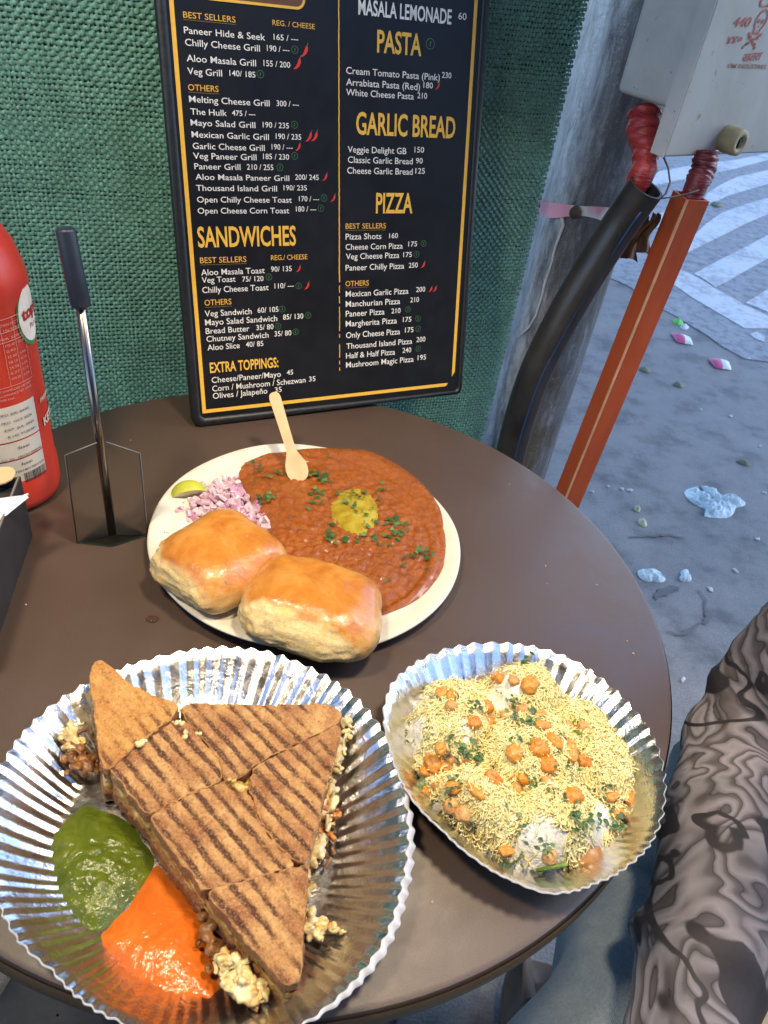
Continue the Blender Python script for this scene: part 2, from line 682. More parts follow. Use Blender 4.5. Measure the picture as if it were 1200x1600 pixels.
b = MB()
LU, RU, BB = .0125, .2925, .0150
strip(b, (LU, BB - HW), (LU, BHT - .015), HW)
strip(b, (LU + HW, BB), (.2835, BB + .0012), HW)
b.add([bpt(RU - HW, .0245, LW), bpt(RU + HW, .030, LW), bpt(RU + HW, BHT - .015, LW), bpt(RU - HW, BHT - .015, LW)], [(0, 1, 2, 3)])
b.add([bpt(.2835, BB - HW + .001, LW), bpt(.2865, BB + HW + .001, LW), bpt(.2835, BB + HW + .001, LW)], [(0, 1, 2)])
b.build('border_line', ym, board)
b = MB()
yy = np.linspace(.043, BHT - .02, 120)
for y_a, y_b in zip(yy[:-1], yy[1:]):
    if y_a < .13 and rc.random() < .35:
        continue
    strip(b, (.1555 + rc.uniform(-.0002, .0002), y_a), (.1555 + rc.uniform(-.0002, .0002), y_b + .0002), .00055 if y_a > .13 else .0004)
b.build('divider_line', ym, board)
# plaque at the top left (only its lower edge is in the picture)
pq = buv(470, 8)
b = MB()
pu0, pu1, pv0, pv1 = .035, pq[0] + .003, pq[1] - .0028, BHT - .02
b.add([bpt(u, v, LW) for u, v in roundrect(pu0, pv0, pu1, pv1, .007)], [tuple(range(28))])
plq = b.build('plaque', simple('plaque_brown', (.13, .055, .02), .45), board)
b = MB()
ou = roundrect(pu0 - .0008, pv0 - .0008, pu1 + .0008, pv1 + .0008, .0078)
iu = roundrect(pu0 + .0012, pv0 + .0012, pu1 - .0012, pv1 - .0012, .006)
b.grid([[bpt(u, v, LW + .0002) for u, v in ou], [bpt(u, v, LW + .0002) for u, v in iu]], cv=True)
b.build('plaque_outline', ym, plq)

# ---- lettering
_cache = {}


def text_mesh(s, off=0.0, space=1.0):
    k = (s, off, space)
    if k in _cache:
        return _cache[k]
    c = bpy.data.curves.new('lettering', 'FONT')
    c.body = s
    c.size = 1.0
    c.offset = off
    c.space_character = space
    c.resolution_u = 3
    o = bpy.data.objects.new('lettering', c)
    COL.objects.link(o)
    dg = bpy.context.evaluated_depsgraph_get()
    me = bpy.data.meshes.new_from_object(o.evaluated_get(dg))
    v = np.array([x.co[:2] for x in me.vertices]) if len(me.vertices) else np.zeros((1, 2))
    f = [tuple(p.vertices) for p in me.polygons]
    bpy.data.objects.remove(o)
    bpy.data.curves.remove(c)
    bpy.data.meshes.remove(me)
    _cache[k] = (v, f)
    return v, f


CAPH = text_mesh('H')[0][:, 1].max()


def put_text(b, s, uv0, width, cap, fn, off=0.0, slope=0.0):
    """text from baseline start uv0, stretched to width; fn(u, v) gives the point"""
    v, f = text_mesh(s, off)
    x = (v[:, 0] - v[:, 0].min()) / max(1e-6, v[:, 0].max() - v[:, 0].min()) * width
    y = v[:, 1] / CAPH * cap
    b.add([fn(uv0[0] + a, uv0[1] + c + slope * a) for a, c in zip(x, y)], f)


CROPS = {1: (4.0, 240, 0), 2: (4.2857, 280, 330), 3: (4.4444, 510, 0), 4: (4.4444, 510, 300)}
TXT = {1: '''Y|BEST SELLERS|185,110,512,38
Y|REG. / CHEESE|742,157,1007,33
W|Paneer Hide & Seek|190,208,697,42
W|165 / ---|750,248,903,36
W|Chilly Cheese Grill|197,284,664,42
W|190 / ---|708,318,848,36
W|Aloo Masala Grill|207,383,640,42
W|155 / 200|687,412,853,36
W|Veg Grill|212,464,428,42
W|140/ 185|474,474,636,36
Y|OTHERS|216,564,406,38
W|Melting Cheese Grill|222,638,725,40
W|300 / ---|768,662,907,34
W|The Hulk|231,715,458,38
W|475 / ---|490,722,635,33
W|Mayo Salad Grill|232,784,636,38
W|190 / 235|682,796,845,34
W|Mexican Garlic Grill|238,858,720,38
W|190 / 235|763,868,922,34
W|Garlic Cheese Grill|245,930,694,38
W|190 / ---|737,934,868,34
W|Veg Paneer Grill|248,992,643,38
W|185 / 230|684,994,846,34
W|Paneer Grill|255,1057,543,37
W|210 / 255|583,1060,748,34
W|Aloo Masala Paneer Grill|262,1123,847,36
W|200/ 245|884,1123,1031,33
W|Thousand Island Grill|266,1192,771,36
W|190/ 235|812,1189,957,32
W|Open Chilly Cheese Toast|272,1265,863,36
W|170 / ---|908,1258,1034,32
W|Open Cheese Corn Toast|276,1335,847,36
W|180 / ---|889,1322,1015,32''',
       2: '''H|SANDWICHES|127,240,782,132
Y|BEST SELLERS|140,348,449,38
Y|REG./ CHEESE|614,328,857,33
W|Aloo Masala Toast|148,430,572,40
W|90/ 135|614,405,753,34
W|Veg Toast|152,480,377,38
W|75/ 120|422,472,564,34
W|Chilly Cheese Toast|155,548,598,40
W|110/ ---|638,518,766,34
Y|OTHERS|170,632,350,38
W|Veg Sandwich|172,706,485,40
W|60/ 105|525,680,664,34
W|Mayo Salad Sandwich|174,765,656,40
W|85/ 130|695,726,830,34
W|Bread Butter|178,822,470,38
W|35/ 80|516,796,631,34
W|Chutney Sandwich|183,875,598,38
W|35/ 80|638,838,750,34
W|Aloo Slice|190,932,405,38
W|40/ 85|446,910,563,34
H|EXTRA TOPPINGS:|207,1082,664,66
W|Cheese/Paneer/Mayo|218,1150,680,38
W|45|720,1096,762,32
W|Corn / Mushroom / Schezwan|222,1207,845,38
W|35|868,1140,912,32
W|Olives / Jalape\u00f1o|226,1256,590,38
W|35|640,1212,686,32''',
       3: '''V|MASALA LEMONADE|220,98,865,105
W|60|914,134,970,48
H|PASTA|350,360,657,150
W|Cream Tomato Pasta (Pink)|136,512,785,48
W|230|800,540,865,40
W|Arrabiata Pasta (Red)|136,592,648,48
W|180|672,610,737,40
W|White Cheese Pasta|136,662,605,46
W|210|630,682,697,40
H|GARLIC BREAD|205,930,890,150
W|Veggie Delight GB|147,1058,553,44
W|150|610,1058,676,38
W|Classic Garlic Bread|148,1130,597,44
W|90|620,1135,666,38
W|Cheese Garlic Bread|143,1205,597,44
W|125|616,1205,682,38
H|PIZZA|342,1478,595,135''',
       4: '''Y|BEST SELLERS|132,255,412,36
W|Pizza Shots|132,330,380,40
W|160|435,320,495,34
W|Cheese Corn Pizza|132,402,528,40
W|175|567,378,628,34
W|Veg Cheese Pizza|135,468,504,40
W|175|532,452,592,34
W|Paneer Chilly Pizza|132,546,538,40
W|250|570,526,633,34
Y|OTHERS|132,655,293,36
W|Mexican Garlic Pizza|133,728,568,40
W|200|622,694,684,34
W|Manchurian Pizza|133,798,510,40
W|210|581,766,641,34
W|Paneer Pizza|133,866,402,40
W|210|450,843,513,34
W|Margherita Pizza|133,935,488,40
W|175|530,903,588,34
W|Only Cheese Pizza|135,1015,510,40
W|175|544,976,603,34
W|Thousand Island Pizza|137,1090,594,38
W|200|624,1042,685,34
W|Half & Half Pizza|135,1157,475,38
W|240|527,1117,587,34
W|Mushroom Magic Pizza|135,1220,604,38
W|195|632,1167,690,34'''}
b_w, b_v = MB(), MB()
amber = simple('print_amber', (.72, .40, .06), .5, .05, 300)
dull = simple('print_dull', (.22, .15, .04), .5, .05, 300)
for k, rows in TXT.items():
    sc, ox, oy = CROPS[k]
    for row in rows.split('\n'):
        col, s, nums = row.split('|')
        x0, y0, x1, cap = [float(q) for q in nums.split(',')]
        p0 = buv(ox + x0 / sc, oy + y0 / sc)
        pc = buv(ox + x0 / sc, oy + (y0 - cap) / sc)
        cap_m = pc[1] - p0[1]
        # width measured along the row: same board height
        q1 = buv(ox + x1 / sc, oy + y0 / sc)
        q1 = buv(ox + x1 / sc, oy + y0 / sc + (q1[1] - p0[1]) / (cap_m / cap) / sc)
        wd = q1[0] - p0[0]
        tgt = dict(W=b_w, V=b_v).get(col) or MB()
        off = .020 if col in 'HV' else (.003 if col == 'W' else .004)
        put_text(tgt, s, p0, wd, cap_m, lambda u, v: bpt(u, v, LW), off)
        if col in 'HY':
            ho = tgt.build('heading' if col == 'H' else 'section_title', ym if col == 'H' else amber, board, fix=False)
        if col == 'Y' and s[:3] in ('BES', 'OTH'):
            b_u = MB()
            strip(b_u, (p0[0], p0[1] - cap_m * .32), (p0[0] + wd, p0[1] - cap_m * .32), .00018)
            b_u.build('underline', dull, ho, fix=False)
b_w.build('lettering', wm, board, fix=False)
b_v.build('drink_heading', wm, board, fix=False)
LEAF = {1: [(882, 312), (667, 464), (879, 780), (880, 974), (789, 1046), (1064, 1237), (1044, 1302)],
        2: [(600, 440), (799, 500), (689, 655), (862, 697), (662, 770), (779, 807)],
        3: [(720, 305)], 4: [(674, 357), (625, 432), (565, 815), (635, 878), (636, 950), (636, 1088)]}
CHIL = {1: [(942, 320, 52), (898, 398, 52), (970, 855, 46), (1006, 853, 46), (903, 920, 36), (1071, 1106, 36), (1122, 1238, 36)],
        2: [(800, 385, 34), (855, 500, 40)], 3: [(771, 598, 38)], 4: [(670, 505, 40), (722, 675, 36), (752, 673, 36)]}
for k, pts in LEAF.items():
    sc, ox, oy = CROPS[k]
    for x, y in pts:
        c = buv(ox + x / sc, oy + y / sc)
        bl = MB()
        r = .0031 if k != 3 else .0046
        th = np.linspace(0, 2 * np.pi, 25)[:-1]
        bl.grid([[bpt(c[0] + q * np.cos(t), c[1] + q * np.sin(t), LW) for t in th] for q in (r, r * .84)], cv=True)
        strip(bl, (c[0] - r * .08, c[1] - r * .45), (c[0] + r * .08, c[1] + r * .45), r * .13)
        bl.build('leaf_mark', gm_, board, fix=False)
for k, pts in CHIL.items():
    sc, ox, oy = CROPS[k]
    for x, y, h in pts:
        c = buv(ox + x / sc, oy + y / sc)
        bc = MB()
        L = h / sc / 1180 * .72 * 1.12
        mid = [(-.55, -.5), (-.2, -.38), (.1, -.12), (.28, .18), (.36, .45)]
        wid = [.02, .11, .17, .2, .12]
        lft, rgt = [], []
        for (mx, my), ww in zip(mid, wid):
            lft.append((c[0] + (mx - ww * .8) * L * .8, c[1] + (my + ww * .6) * L))
            rgt.append((c[0] + (mx + ww * .8) * L * .8, c[1] + (my - ww * .6) * L))
        bc.grid([[bpt(*p, LW) for p in lft], [bpt(*p, LW) for p in rgt]])
        cm_ = bc.build('chilli_mark', rm_, board, fix=False)
        bs = MB()
        strip(bs, (c[0] + .34 * L * .8, c[1] + .47 * L), (c[0] + .5 * L * .8, c[1] + .72 * L), L * .045)
        bs.build('stalk', gm_, cm_, fix=False)

# ================================================================== STREET POLE, CONDUITS, METER BOX
PC = np.array([.1825, 1.0118, 0])
PR = .0602
pl = NT('galvanised_steel')
co = pl.scaled(1, 1, .22)
st = pl.noise(110, 9, .74, .5, co)
bl_ = pl.noise(9, 5, .6, .5)
sp = pl.noise(190, 3, .6)
base = pl.ramp(st, [(.30, (.10, .10, .105)), (.52, (.17, .175, .185)), (.72, (.36, .38, .40))])
dirt = pl.ramp(bl_, [(.50, (0, 0, 0)), (.66, (.8, .8, .8))])
base = pl.mix(dirt, base, (.105, .085, .058))
wht = pl.ramp(pl.noise(420, 4, .7), [(.60, (0, 0, 0)), (.68, (1, 1, 1))])
base = pl.mix(pl.math('MULTIPLY', wht, .55), base, (.62, .62, .60))
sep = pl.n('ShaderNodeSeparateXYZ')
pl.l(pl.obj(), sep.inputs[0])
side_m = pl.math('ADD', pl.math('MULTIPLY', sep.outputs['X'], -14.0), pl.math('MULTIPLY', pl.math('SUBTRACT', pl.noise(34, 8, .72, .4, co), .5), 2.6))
scal = pl.ramp(side_m, [(.22, (0, 0, 0)), (.62, (1, 1, 1))])  # pale patina on the -x side doubles as painted sky light
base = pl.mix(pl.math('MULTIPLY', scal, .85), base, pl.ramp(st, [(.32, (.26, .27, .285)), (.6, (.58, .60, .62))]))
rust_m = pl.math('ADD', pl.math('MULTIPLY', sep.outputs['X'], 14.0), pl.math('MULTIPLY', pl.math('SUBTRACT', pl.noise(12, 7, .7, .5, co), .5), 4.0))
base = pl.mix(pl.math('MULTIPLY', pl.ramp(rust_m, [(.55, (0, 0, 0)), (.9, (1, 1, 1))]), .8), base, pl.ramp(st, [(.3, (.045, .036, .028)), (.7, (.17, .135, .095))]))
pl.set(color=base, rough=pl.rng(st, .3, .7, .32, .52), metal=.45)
pl.bump(pl.math('ADD', st, sp), .35, .0015)
pole = thing('street_pole', (PC[0], PC[1], 0), 'thick weathered grey steel pole standing at the right of the green net', 'pole')
b = MB()
zz = np.linspace(0.0, 3.2, 60)
b.lathe([(PR * 1.0, z) for z in zz], PC, 48)
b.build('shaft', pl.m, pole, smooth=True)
b = MB()
b.lathe([(PR + .001, 1.155), (PR + .005, 1.16), (PR + .005, 1.20), (PR + .001, 1.205)], PC, 48)
b.build('collar', simple('pole_collar', (.42, .43, .44), .5), pole, smooth=True)
# red and white paint left on the net side of the pole
b = MB()
rp_ = random.Random(9)
for i in range(26):
    a = math.radians(rp_.uniform(168, 190))
    zc = rp_.uniform(.62, .93)
    h, w_ = rp_.uniform(.008, .03), rp_.uniform(.02, .06)
    g = [[(PC[0] + (PR + .0006) * math.cos(a + w_ * q * (1 - .5 * abs(t))), PC[1] + (PR + .0006) * math.sin(a + w_ * q * (1 - .5 * abs(t))), zc + t * h) for q in (-1, -.3, .3, 1)] for t in np.linspace(-1, 1, 5)]
    b.grid(g, mi=i % 2)
b.build('paint_flakes', [simple('old_red_paint', (.48, .05, .04), .7), simple('old_white_paint', (.6, .52, .5), .7)], pole, smooth=True)
b = MB()
c_ = np.array([PC[0] - .018, PC[1] - PR - .001, zat(862, 322, (PC[0] - .018, PC[1] - PR))])
b.tube([c_, c_ + np.array([-.002, -.008, 0])], .007, 10)
b.build('bolt', simple('rusty_bolt', (.10, .07, .045), .8), pole, smooth=True)

# ribbon tied round the pole
rb = MB()
rib_z = zat(880, 335, (PC[0], PC[1] - PR))
ths = np.linspace(math.radians(170), math.radians(390), 60)
g = []
for i, t in enumerate(ths):
    zc = rib_z + .005 * math.sin(3 * t) + .012 * (i / 60)
    tw = .85 + .22 * math.sin(5 * t + 1)
    g.append([(PC[0] + (PR + .0025 + .002 * k * math.sin(4 * t)) * math.cos(t), PC[1] + (PR + .0025 + .002 * k * math.sin(4 * t)) * math.sin(t), zc + k * .0085 * abs(tw)) for k in (-1, -.4, .2, 1)])
rb.grid(g)
rbm = NT('pink_white_ribbon')
rbm.set(color=rbm.ramp(rbm.noise(26, 2, .4, .5), [(.44, (.82, .78, .74)), (.54, (.80, .36, .44))]), rough=.6)
ribbon = rb.build('plastic_ribbon', rbm.m, origin=(PC[0], PC[1] - PR, rib_z), smooth=True)
tag(ribbon, 'pink and white plastic ribbon tied round the grey pole', 'ribbon')
rb = MB()
yv = lambda px, py, e=.0: None
pts = []
for px, py in ((878, 340), (880, 352), (868, 385), (862, 410), (852, 440), (846, 465), (838, 492), (826, 512), (810, 526)):
    d = ray(px, py)
    # intersect with pole cylinder a little proud
    ox, oy = -PC[0], -PC[1]
    A_, B_, C_ = d[0]**2 + d[1]**2, 2 * (ox * d[0] + oy * d[1]), ox * ox + oy * oy - (PR + .0035)**2
    ds = B_ * B_ - 4 * A_ * C_
    t = (-B_ - math.sqrt(max(ds, 0))) / (2 * A_)
    pts.append(CAM + d * t)
rb.tube(pts, [.004, .0035, .0025, .0022, .0028, .0024, .002, .0018, .001], 8, squash=.5)
rb.build('ribbon_tail', simple('ribbon_white', (.66, .62, .58), .6), ribbon, smooth=True)
rb = MB()
q0 = D(1003, 350, .80)
for k, (dx, L_, w_) in enumerate(((-.004, .050, .011), (.008, .040, .008))):
    g = []
    for t in np.linspace(0, 1, 14):
        g.append([q0 + np.array([dx + u_ * w_ * (.5 + .6 * t) + .003 * math.sin(t * 7 + k), .004 * math.sin(u_ * 4 + t * 5) - .004 * k, .014 - L_ * t - .005 * abs(u_) * t]) for u_ in np.linspace(-1, 1, 9)])
    rb.grid(g)
tag(rb.build('rag', simple('brown_rag', (.17, .10, .07), .85, .4, 30), origin=q0, smooth=True), 'frayed brown rag hanging from the back of the black conduit', 'rag')

# black conduit: from under the meter box down beside the pole
c_top = D(1010, 292, .735)
c_bot = D(812, 690, .93)
dirc = D(968, 351, .767) - c_top
dirc /= np.linalg.norm(dirc)
c_end = np.array([c_bot[0], c_bot[1], .01])
con = thing('black_conduit', (c_end[0], c_end[1], 0), 'thick black plastic conduit pipe leaning across the grey pole', 'pipe')
cm = NT('black_hdpe')
cs = cm.noise(30, 6, .65, .2, cm.scaled(1, 1, .4))
cm.set(color=cm.ramp(cs, [(.3, (.012, .012, .013)), (.75, (.045, .045, .045))]), rough=.36)
cm.bump(cm.noise(220, 3), .15, .0008)
CR = .0185
b = MB()
n_ = 40
_cp = [(1010, 292), (968, 351), (910, 442), (867, 518), (835, 583), (816, 640), (802, 690), (790, 745)]
_cz = np.linspace(.735, .96, len(_cp))
_cw = [D(x, y, d) for (x, y), d in zip(_cp, _cz)]
_dl = (_cw[-1] - _cw[-2]) / np.linalg.norm(_cw[-1] - _cw[-2])
_cw.append(_cw[-1] + np.array([_dl[0] * .25, _dl[1] * .25, -(_cw[-1][2] - .01)]))
_cw = np.array(_cw)
for _ in range(2):          # corner cutting to a smooth curve
    _n = [_cw[0]]
    for p_, q_ in zip(_cw[:-1], _cw[1:]):
        _n += [p_ * .75 + q_ * .25, p_ * .25 + q_ * .75]
    _cw = np.array(_n + [_cw[-1]])
ax = list(_cw)
b.tube(ax, CR, n_, caps=False)
b.tube([c_top - dirc * 0.0002, c_top + dirc * .06], CR - .003, n_, caps=False)
aa = np.cross(dirc, [0, 0, 1.0]); aa /= np.linalg.norm(aa)
ab = np.cross(dirc, aa)
th = np.linspace(0, 2 * np.pi, n_ + 1)[:-1]
b.grid([[c_top + r_ * (np.cos(t) * aa + np.sin(t) * ab) for t in th] for r_ in (CR, CR - .003)], cv=True)
b.build('pipe', cm.m, con, smooth=True)
tocam = CAM - (c_top + c_end) / 2
tocam -= dirc * (dirc @ tocam); tocam /= np.linalg.norm(tocam)
side = np.cross(dirc, tocam)
if side[0] < 0:
    side = -side
o2 = (tocam * math.cos(.75) + side * math.sin(.75))
b = MB()
b.tube([p + o2 * CR * .965 for p in ax[3:]], .0014, 6)
b.build('blue_stripe', simple('blue_stripe', (.015, .05, .16), .45), con, smooth=True)

# orange-red square duct
d_top = D(1080, 306, .745)
d_bot = D(889, 772, 1.00)
dird = (d_bot - d_top) / np.linalg.norm(d_bot - d_top)
d_end = d_top + dird * ((d_top[2] - .005) / -dird[2])
duct = thing('orange_duct', (d_end[0], d_end[1], 0), 'orange red square cable duct standing under the meter box', 'duct')
tc2 = CAM - (d_top + d_end) / 2
tc2 -= dird * (dird @ tc2); tc2 /= np.linalg.norm(tc2)
sd2 = np.cross(dird, tc2)
h = .0130
ang = math.radians(45 + 6)
e1 = tc2 * math.cos(ang) + sd2 * math.sin(ang)
e2 = -tc2 * math.sin(ang) + sd2 * math.cos(ang)
dm = NT('orange_duct_paint')
dn = dm.noise(22, 6, .65, .3, dm.scaled(1, 1, .3))
dm.set(color=dm.mix(dm.ramp(dm.noise(6, 4), [(.58, (0, 0, 0)), (.74, (.55, .55, .55))]), dm.ramp(dn, [(.3, (.33, .052, .012)), (.7, (.46, .085, .022))]), (.10, .05, .035)), rough=.48)
dm.bump(dm.noise(140, 4), .2, .001)
b = MB()
for k, (s1, s2) in enumerate(((1, 1), (1, -1), (-1, -1), (-1, 1))):
    pass
cor = [(1, 1), (1, -1), (-1, -1), (-1, 1)]
b.grid([[c + e1 * h * i + e2 * h * j for i, j in cor] for c in (d_top, d_end)], cv=True)
b.grid([[c + e1 * (h - .0025) * i + e2 * (h - .0025) * j for i, j in cor] for c in (d_top, d_top + dird * .12)], cv=True)
b.grid([[d_top + e1 * q * i + e2 * q * j for i, j in cor] for q in (h, h - .0025)], cv=True)
o = b.build('channel', dm.m, duct)
b = MB()
best = max(cor, key=lambda ij: (e1 * ij[0] + e2 * ij[1]) @ tc2)
ec = (e1 * best[0] + e2 * best[1]) * (h + .0002)
b.tube([d_top + ec, d_end + ec], .0016, 6)
b.build('corner_bead', simple('worn_bead', (.56, .30, .18), .55, .15), duct)

# meter box: body, overhanging lid, knob, printed warning
phi = math.radians(40.5)
XB = np.array([math.cos(phi), math.sin(phi), 0])
YB = np.array([-math.sin(phi), math.cos(phi), 0])       # away from the camera
ZB = np.array([0, 0, 1.0])
C1 = D(1037, 246, .71)                                   # lid: front lower left corner
box = thing('meter_box', C1 + XB * .11 + YB * .03, 'grey white electric meter box with red danger print beside the pole', 'electric box')
wp = NT('box_plastic_daylit')
wn_ = wp.noise(14, 5, .6, .6)
g1 = wp.ramp(wn_, [(.35, (.54, .53, .51)), (.65, (.66, .65, .63))])  # paler copy for the left faces, daylight put into the colour
spk = wp.ramp(wp.noise(110, 2, .5), [(.70, (0, 0, 0)), (.76, (.7, .7, .7))])
wp.set(color=wp.mix(spk, g1, (.20, .18, .15)), rough=.42)
lp = NT('box_plastic_shaded')
ln_ = lp.noise(8, 6, .65, .8)
lc = lp.ramp(ln_, [(.32, (.37, .34, .29)), (.68, (.50, .47, .42))])  # browner, darker copy: the front's shade is painted into the lid colour
lc = lp.mix(lp.ramp(lp.noise(75, 3, .6), [(.66, (0, 0, 0)), (.74, (.6, .6, .6))]), lc, (.16, .12, .08))
lp.set(color=lc, rough=.5)
BWD, BHG = .20, .30
b = MB()
b.box(C1 + XB * (.0085 + BWD / 2) + YB * .0530 + ZB * (.036 + BHG / 2), BWD / 2 - .006, .0370, BHG / 2, (XB, YB, ZB))
bevel(b.build('body', wp.m, box), .006, 3)
b = MB()
b.box(C1 + XB * (BWD / 2) + YB * .0075 + ZB * (BHG / 2), BWD / 2, .0075, BHG / 2 + .03, (XB, YB, ZB))
b.v[-1] = b.v[-1] + ZB * .03
lid = bevel(b.build('lid', [lp.m], box), .0022, 3)
# lid's left side in the pale tone, daylight painted into its colour
b = MB()
b.box(C1 - XB * .0007 + YB * .0078 + ZB * (BHG / 2 + .03), .0007, .0082, BHG / 2 + .03, (XB, YB, ZB))
bevel(b.build('lid_daylit_side', wp.m, lid), .0005, 1)


def front(px, py, e=.0005):
    o_ = C1 - YB * e
    d = ray(px, py)
    return CAM + d * (((o_ - CAM) @ YB) / (d @ YB))


kp = front(1150, 214, 0)
kp2 = front(1133, 216, 0)
kn = simple('yellowed_knob', (.36, .29, .15), .6, .25, 60)
b = MB()
kr = .0125
prof = [(kr * 1.0, 0), (kr * .98, .014), (kr * .93, .018), (kr * .55, .0185), (kr * .42, .016), (.0005, .016)]
th = np.linspace(0, 2 * np.pi, 33)[:-1]
b.grid([[kp2 - YB * z + XB * r_ * np.cos(t) + ZB * r_ * np.sin(t) for t in th] for r_, z in prof], cv=True)
kno = b.build('knob', kn, box, smooth=True)
b = MB()
b.box(kp2 - YB * .0168, .0018, .0009, .0042, (XB * .9 + ZB * .4, YB, ZB))
b.build('key_slot', simple('key_slot', (.02, .018, .015), .7), kno)
inkr = simple('faded_red_ink', (.46, .085, .05), .6, .15, 120)
inkd = simple('faded_brown_ink', (.30, .14, .10), .65, .15, 120)
fu = front(1143, 47)
b, b2 = MB(), MB()


def ftext(bb, s, px0, py0, px1, py1, cap_px, off=.01):
    a, c = front(px0, py0), front(px1, py1)
    k_ = front(px0, py0 - cap_px)
    wd = (c - a) @ XB
    cap = (k_ - a) @ ZB
    sl = ((c - a) @ ZB) / wd
    put_text(bb, s, (0, 0), wd, cap, lambda u, v: a + XB * (u + v * .16) + ZB * v, off, sl)


ftext(b, 'CAUTION', 1184, 12, 1268, 8, 20)
ftext(b, '440', 1144, 42, 1170, 42, 16)
ftext(b, '\u096a\u096a\u0966', 1134, 69, 1157, 67, 13)
ftext(b, '\u0916\u0924\u0930\u093e', 1158, 97, 1187, 94, 14)
ftext(b2, 'OM INDUSTRIES', 1136, 106, 1196, 108, 7)
# skull over crossed bones, printed as line work
sk0 = front(1190, 32)
S_ = .00060


def kpt(x, y):
    return sk0 + XB * (x + y * .16) * S_ + ZB * y * S_


def stroke(bb, pts, w):
    pts = np.array(pts, float)
    d = np.gradient(pts, axis=0)
    d /= np.linalg.norm(d, axis=1)[:, None] + 1e-9
    n = np.stack([-d[:, 1], d[:, 0]], 1) * w
    bb.grid([[kpt(*p) for p in pts + n], [kpt(*p) for p in pts - n]])


t_ = np.linspace(math.radians(-55), math.radians(235), 30)
stroke(b, [(13 * math.cos(t), 13 * math.sin(t)) for t in t_], 1.4)
stroke(b, [(7.5, -10.6), (7.5, -17), (-7.5, -17), (-7.5, -10.6)], 1.3)
for ex in (-5, 5):
    t2 = np.linspace(0, 2 * np.pi, 17)[:-1]
    b.add([kpt(ex + 3 * math.cos(t), -1 + 3 * math.sin(t)) for t in t2], [tuple(range(16))])
b.add([kpt(-1.6, -9), kpt(1.6, -9), kpt(0, -5)], [(0, 1, 2)])
for x in (-3.5, 0, 3.5):
    stroke(b, [(x, -12), (x, -16.5)], .55)
for sgn in (-1, 1):
    stroke(b, [(-13 * sgn, -20), (-6 * sgn, -23), (6 * sgn, -29.5), (13 * sgn, -33)], 1.8)
    for ex, ey in ((-13, -20), (13, -33)):
        for dx, dy in ((-2.2, 1.8), (2.0, -2.4)):
            b.add([kpt((ex + dx) * sgn + 2.6 * math.cos(t), ey + dy + 2.6 * math.sin(t)) for t in np.linspace(0, 2 * np.pi, 13)[:-1]], [tuple(range(12))])
b.build('warning_print', inkr, lid, fix=False)
b2.build('maker_print', inkd, lid, fix=False)

# taped cables between the box and the pipes
tp = NT('red_tape')
tn_ = tp.noise(40, 4, .6, .2, tp.scaled(.5, .5, 3))
tp.set(color=tp.ramp(tn_, [(.35, (.36, .03, .03)), (.7, (.62, .085, .075))]), rough=.32)
tp.bump(tp.noise(70, 3, .6, .3, tp.scaled(.4, .4, 4)), .7, .003)
tp2 = NT('maroon_tape')
tp2.set(color=tp2.ramp(tp2.noise(30, 4), [(.35, (.09, .014, .022)), (.7, (.27, .035, .04))]), rough=.35)
tp2.bump(tp2.noise(70, 3, .6, .3, tp2.scaled(.4, .4, 4)), .7, .003)


def taped(name, pts, r, mat, label):
    pts = np.array(pts)
    k = 40
    s_ = np.linspace(0, len(pts) - 1, k)
    pp = np.stack([np.interp(s_, range(len(pts)), pts[:, i]) for i in range(3)], 1)
    rr = np.interp(s_, range(len(pts)), r) * (1 + .05 * np.sign(np.sin(np.arange(k) * 1.1)) + .03 * rng.normal(0, 1, k))
    b = MB()
    b.tube(pp, rr, 20)
    return tag(b.build(name, mat, origin=pp[-1], smooth=True), label, 'cable')


gl = D(1006, 178, .755)
taped('taped_cable', [gl, D(1005, 212, .75), D(1008, 232, .745), D(1008, 262, .74), c_top + dirc * .06], [.0160, .0160, .0120, .0120, .0115], tp.m, 'bright red taped cable entering the black conduit')
g2 = D(1104, 236, .735)
taped('taped_cable', [g2, D(1100, 262, .74), D(1090, 285, .742), d_top + dird * .06], [.0115, .012, .0115, .0105], tp2.m, 'dark maroon taped cable entering the orange duct')
b = MB()
w0 = [D(1037, 246, .715), D(1044, 262, .715), D(1047, 285, .715), D(1040, 303, .715), D(1033, 310, .715), D(1050, 308, .72), D(1075, 303, .725), D(1092, 297, .725)]
b.tube(w0, .0010, 6)
tag(b.build('binding_wire', simple('dark_wire', (.06, .05, .045), .6), origin=w0[0], smooth=True), 'thin dark wire looped between the conduit and the orange duct', 'wire')

# ================================================================== LAMPS: two bulbs hanging under the awning
bulb_glow = NT('bulb_glow')
bulb_glow.set(color=(.9, .9, .85), rough=.3, emit=(1.0, .86, .66), emits=12.0)
cordm = simple('black_cord', (.015, .015, .015), .5)


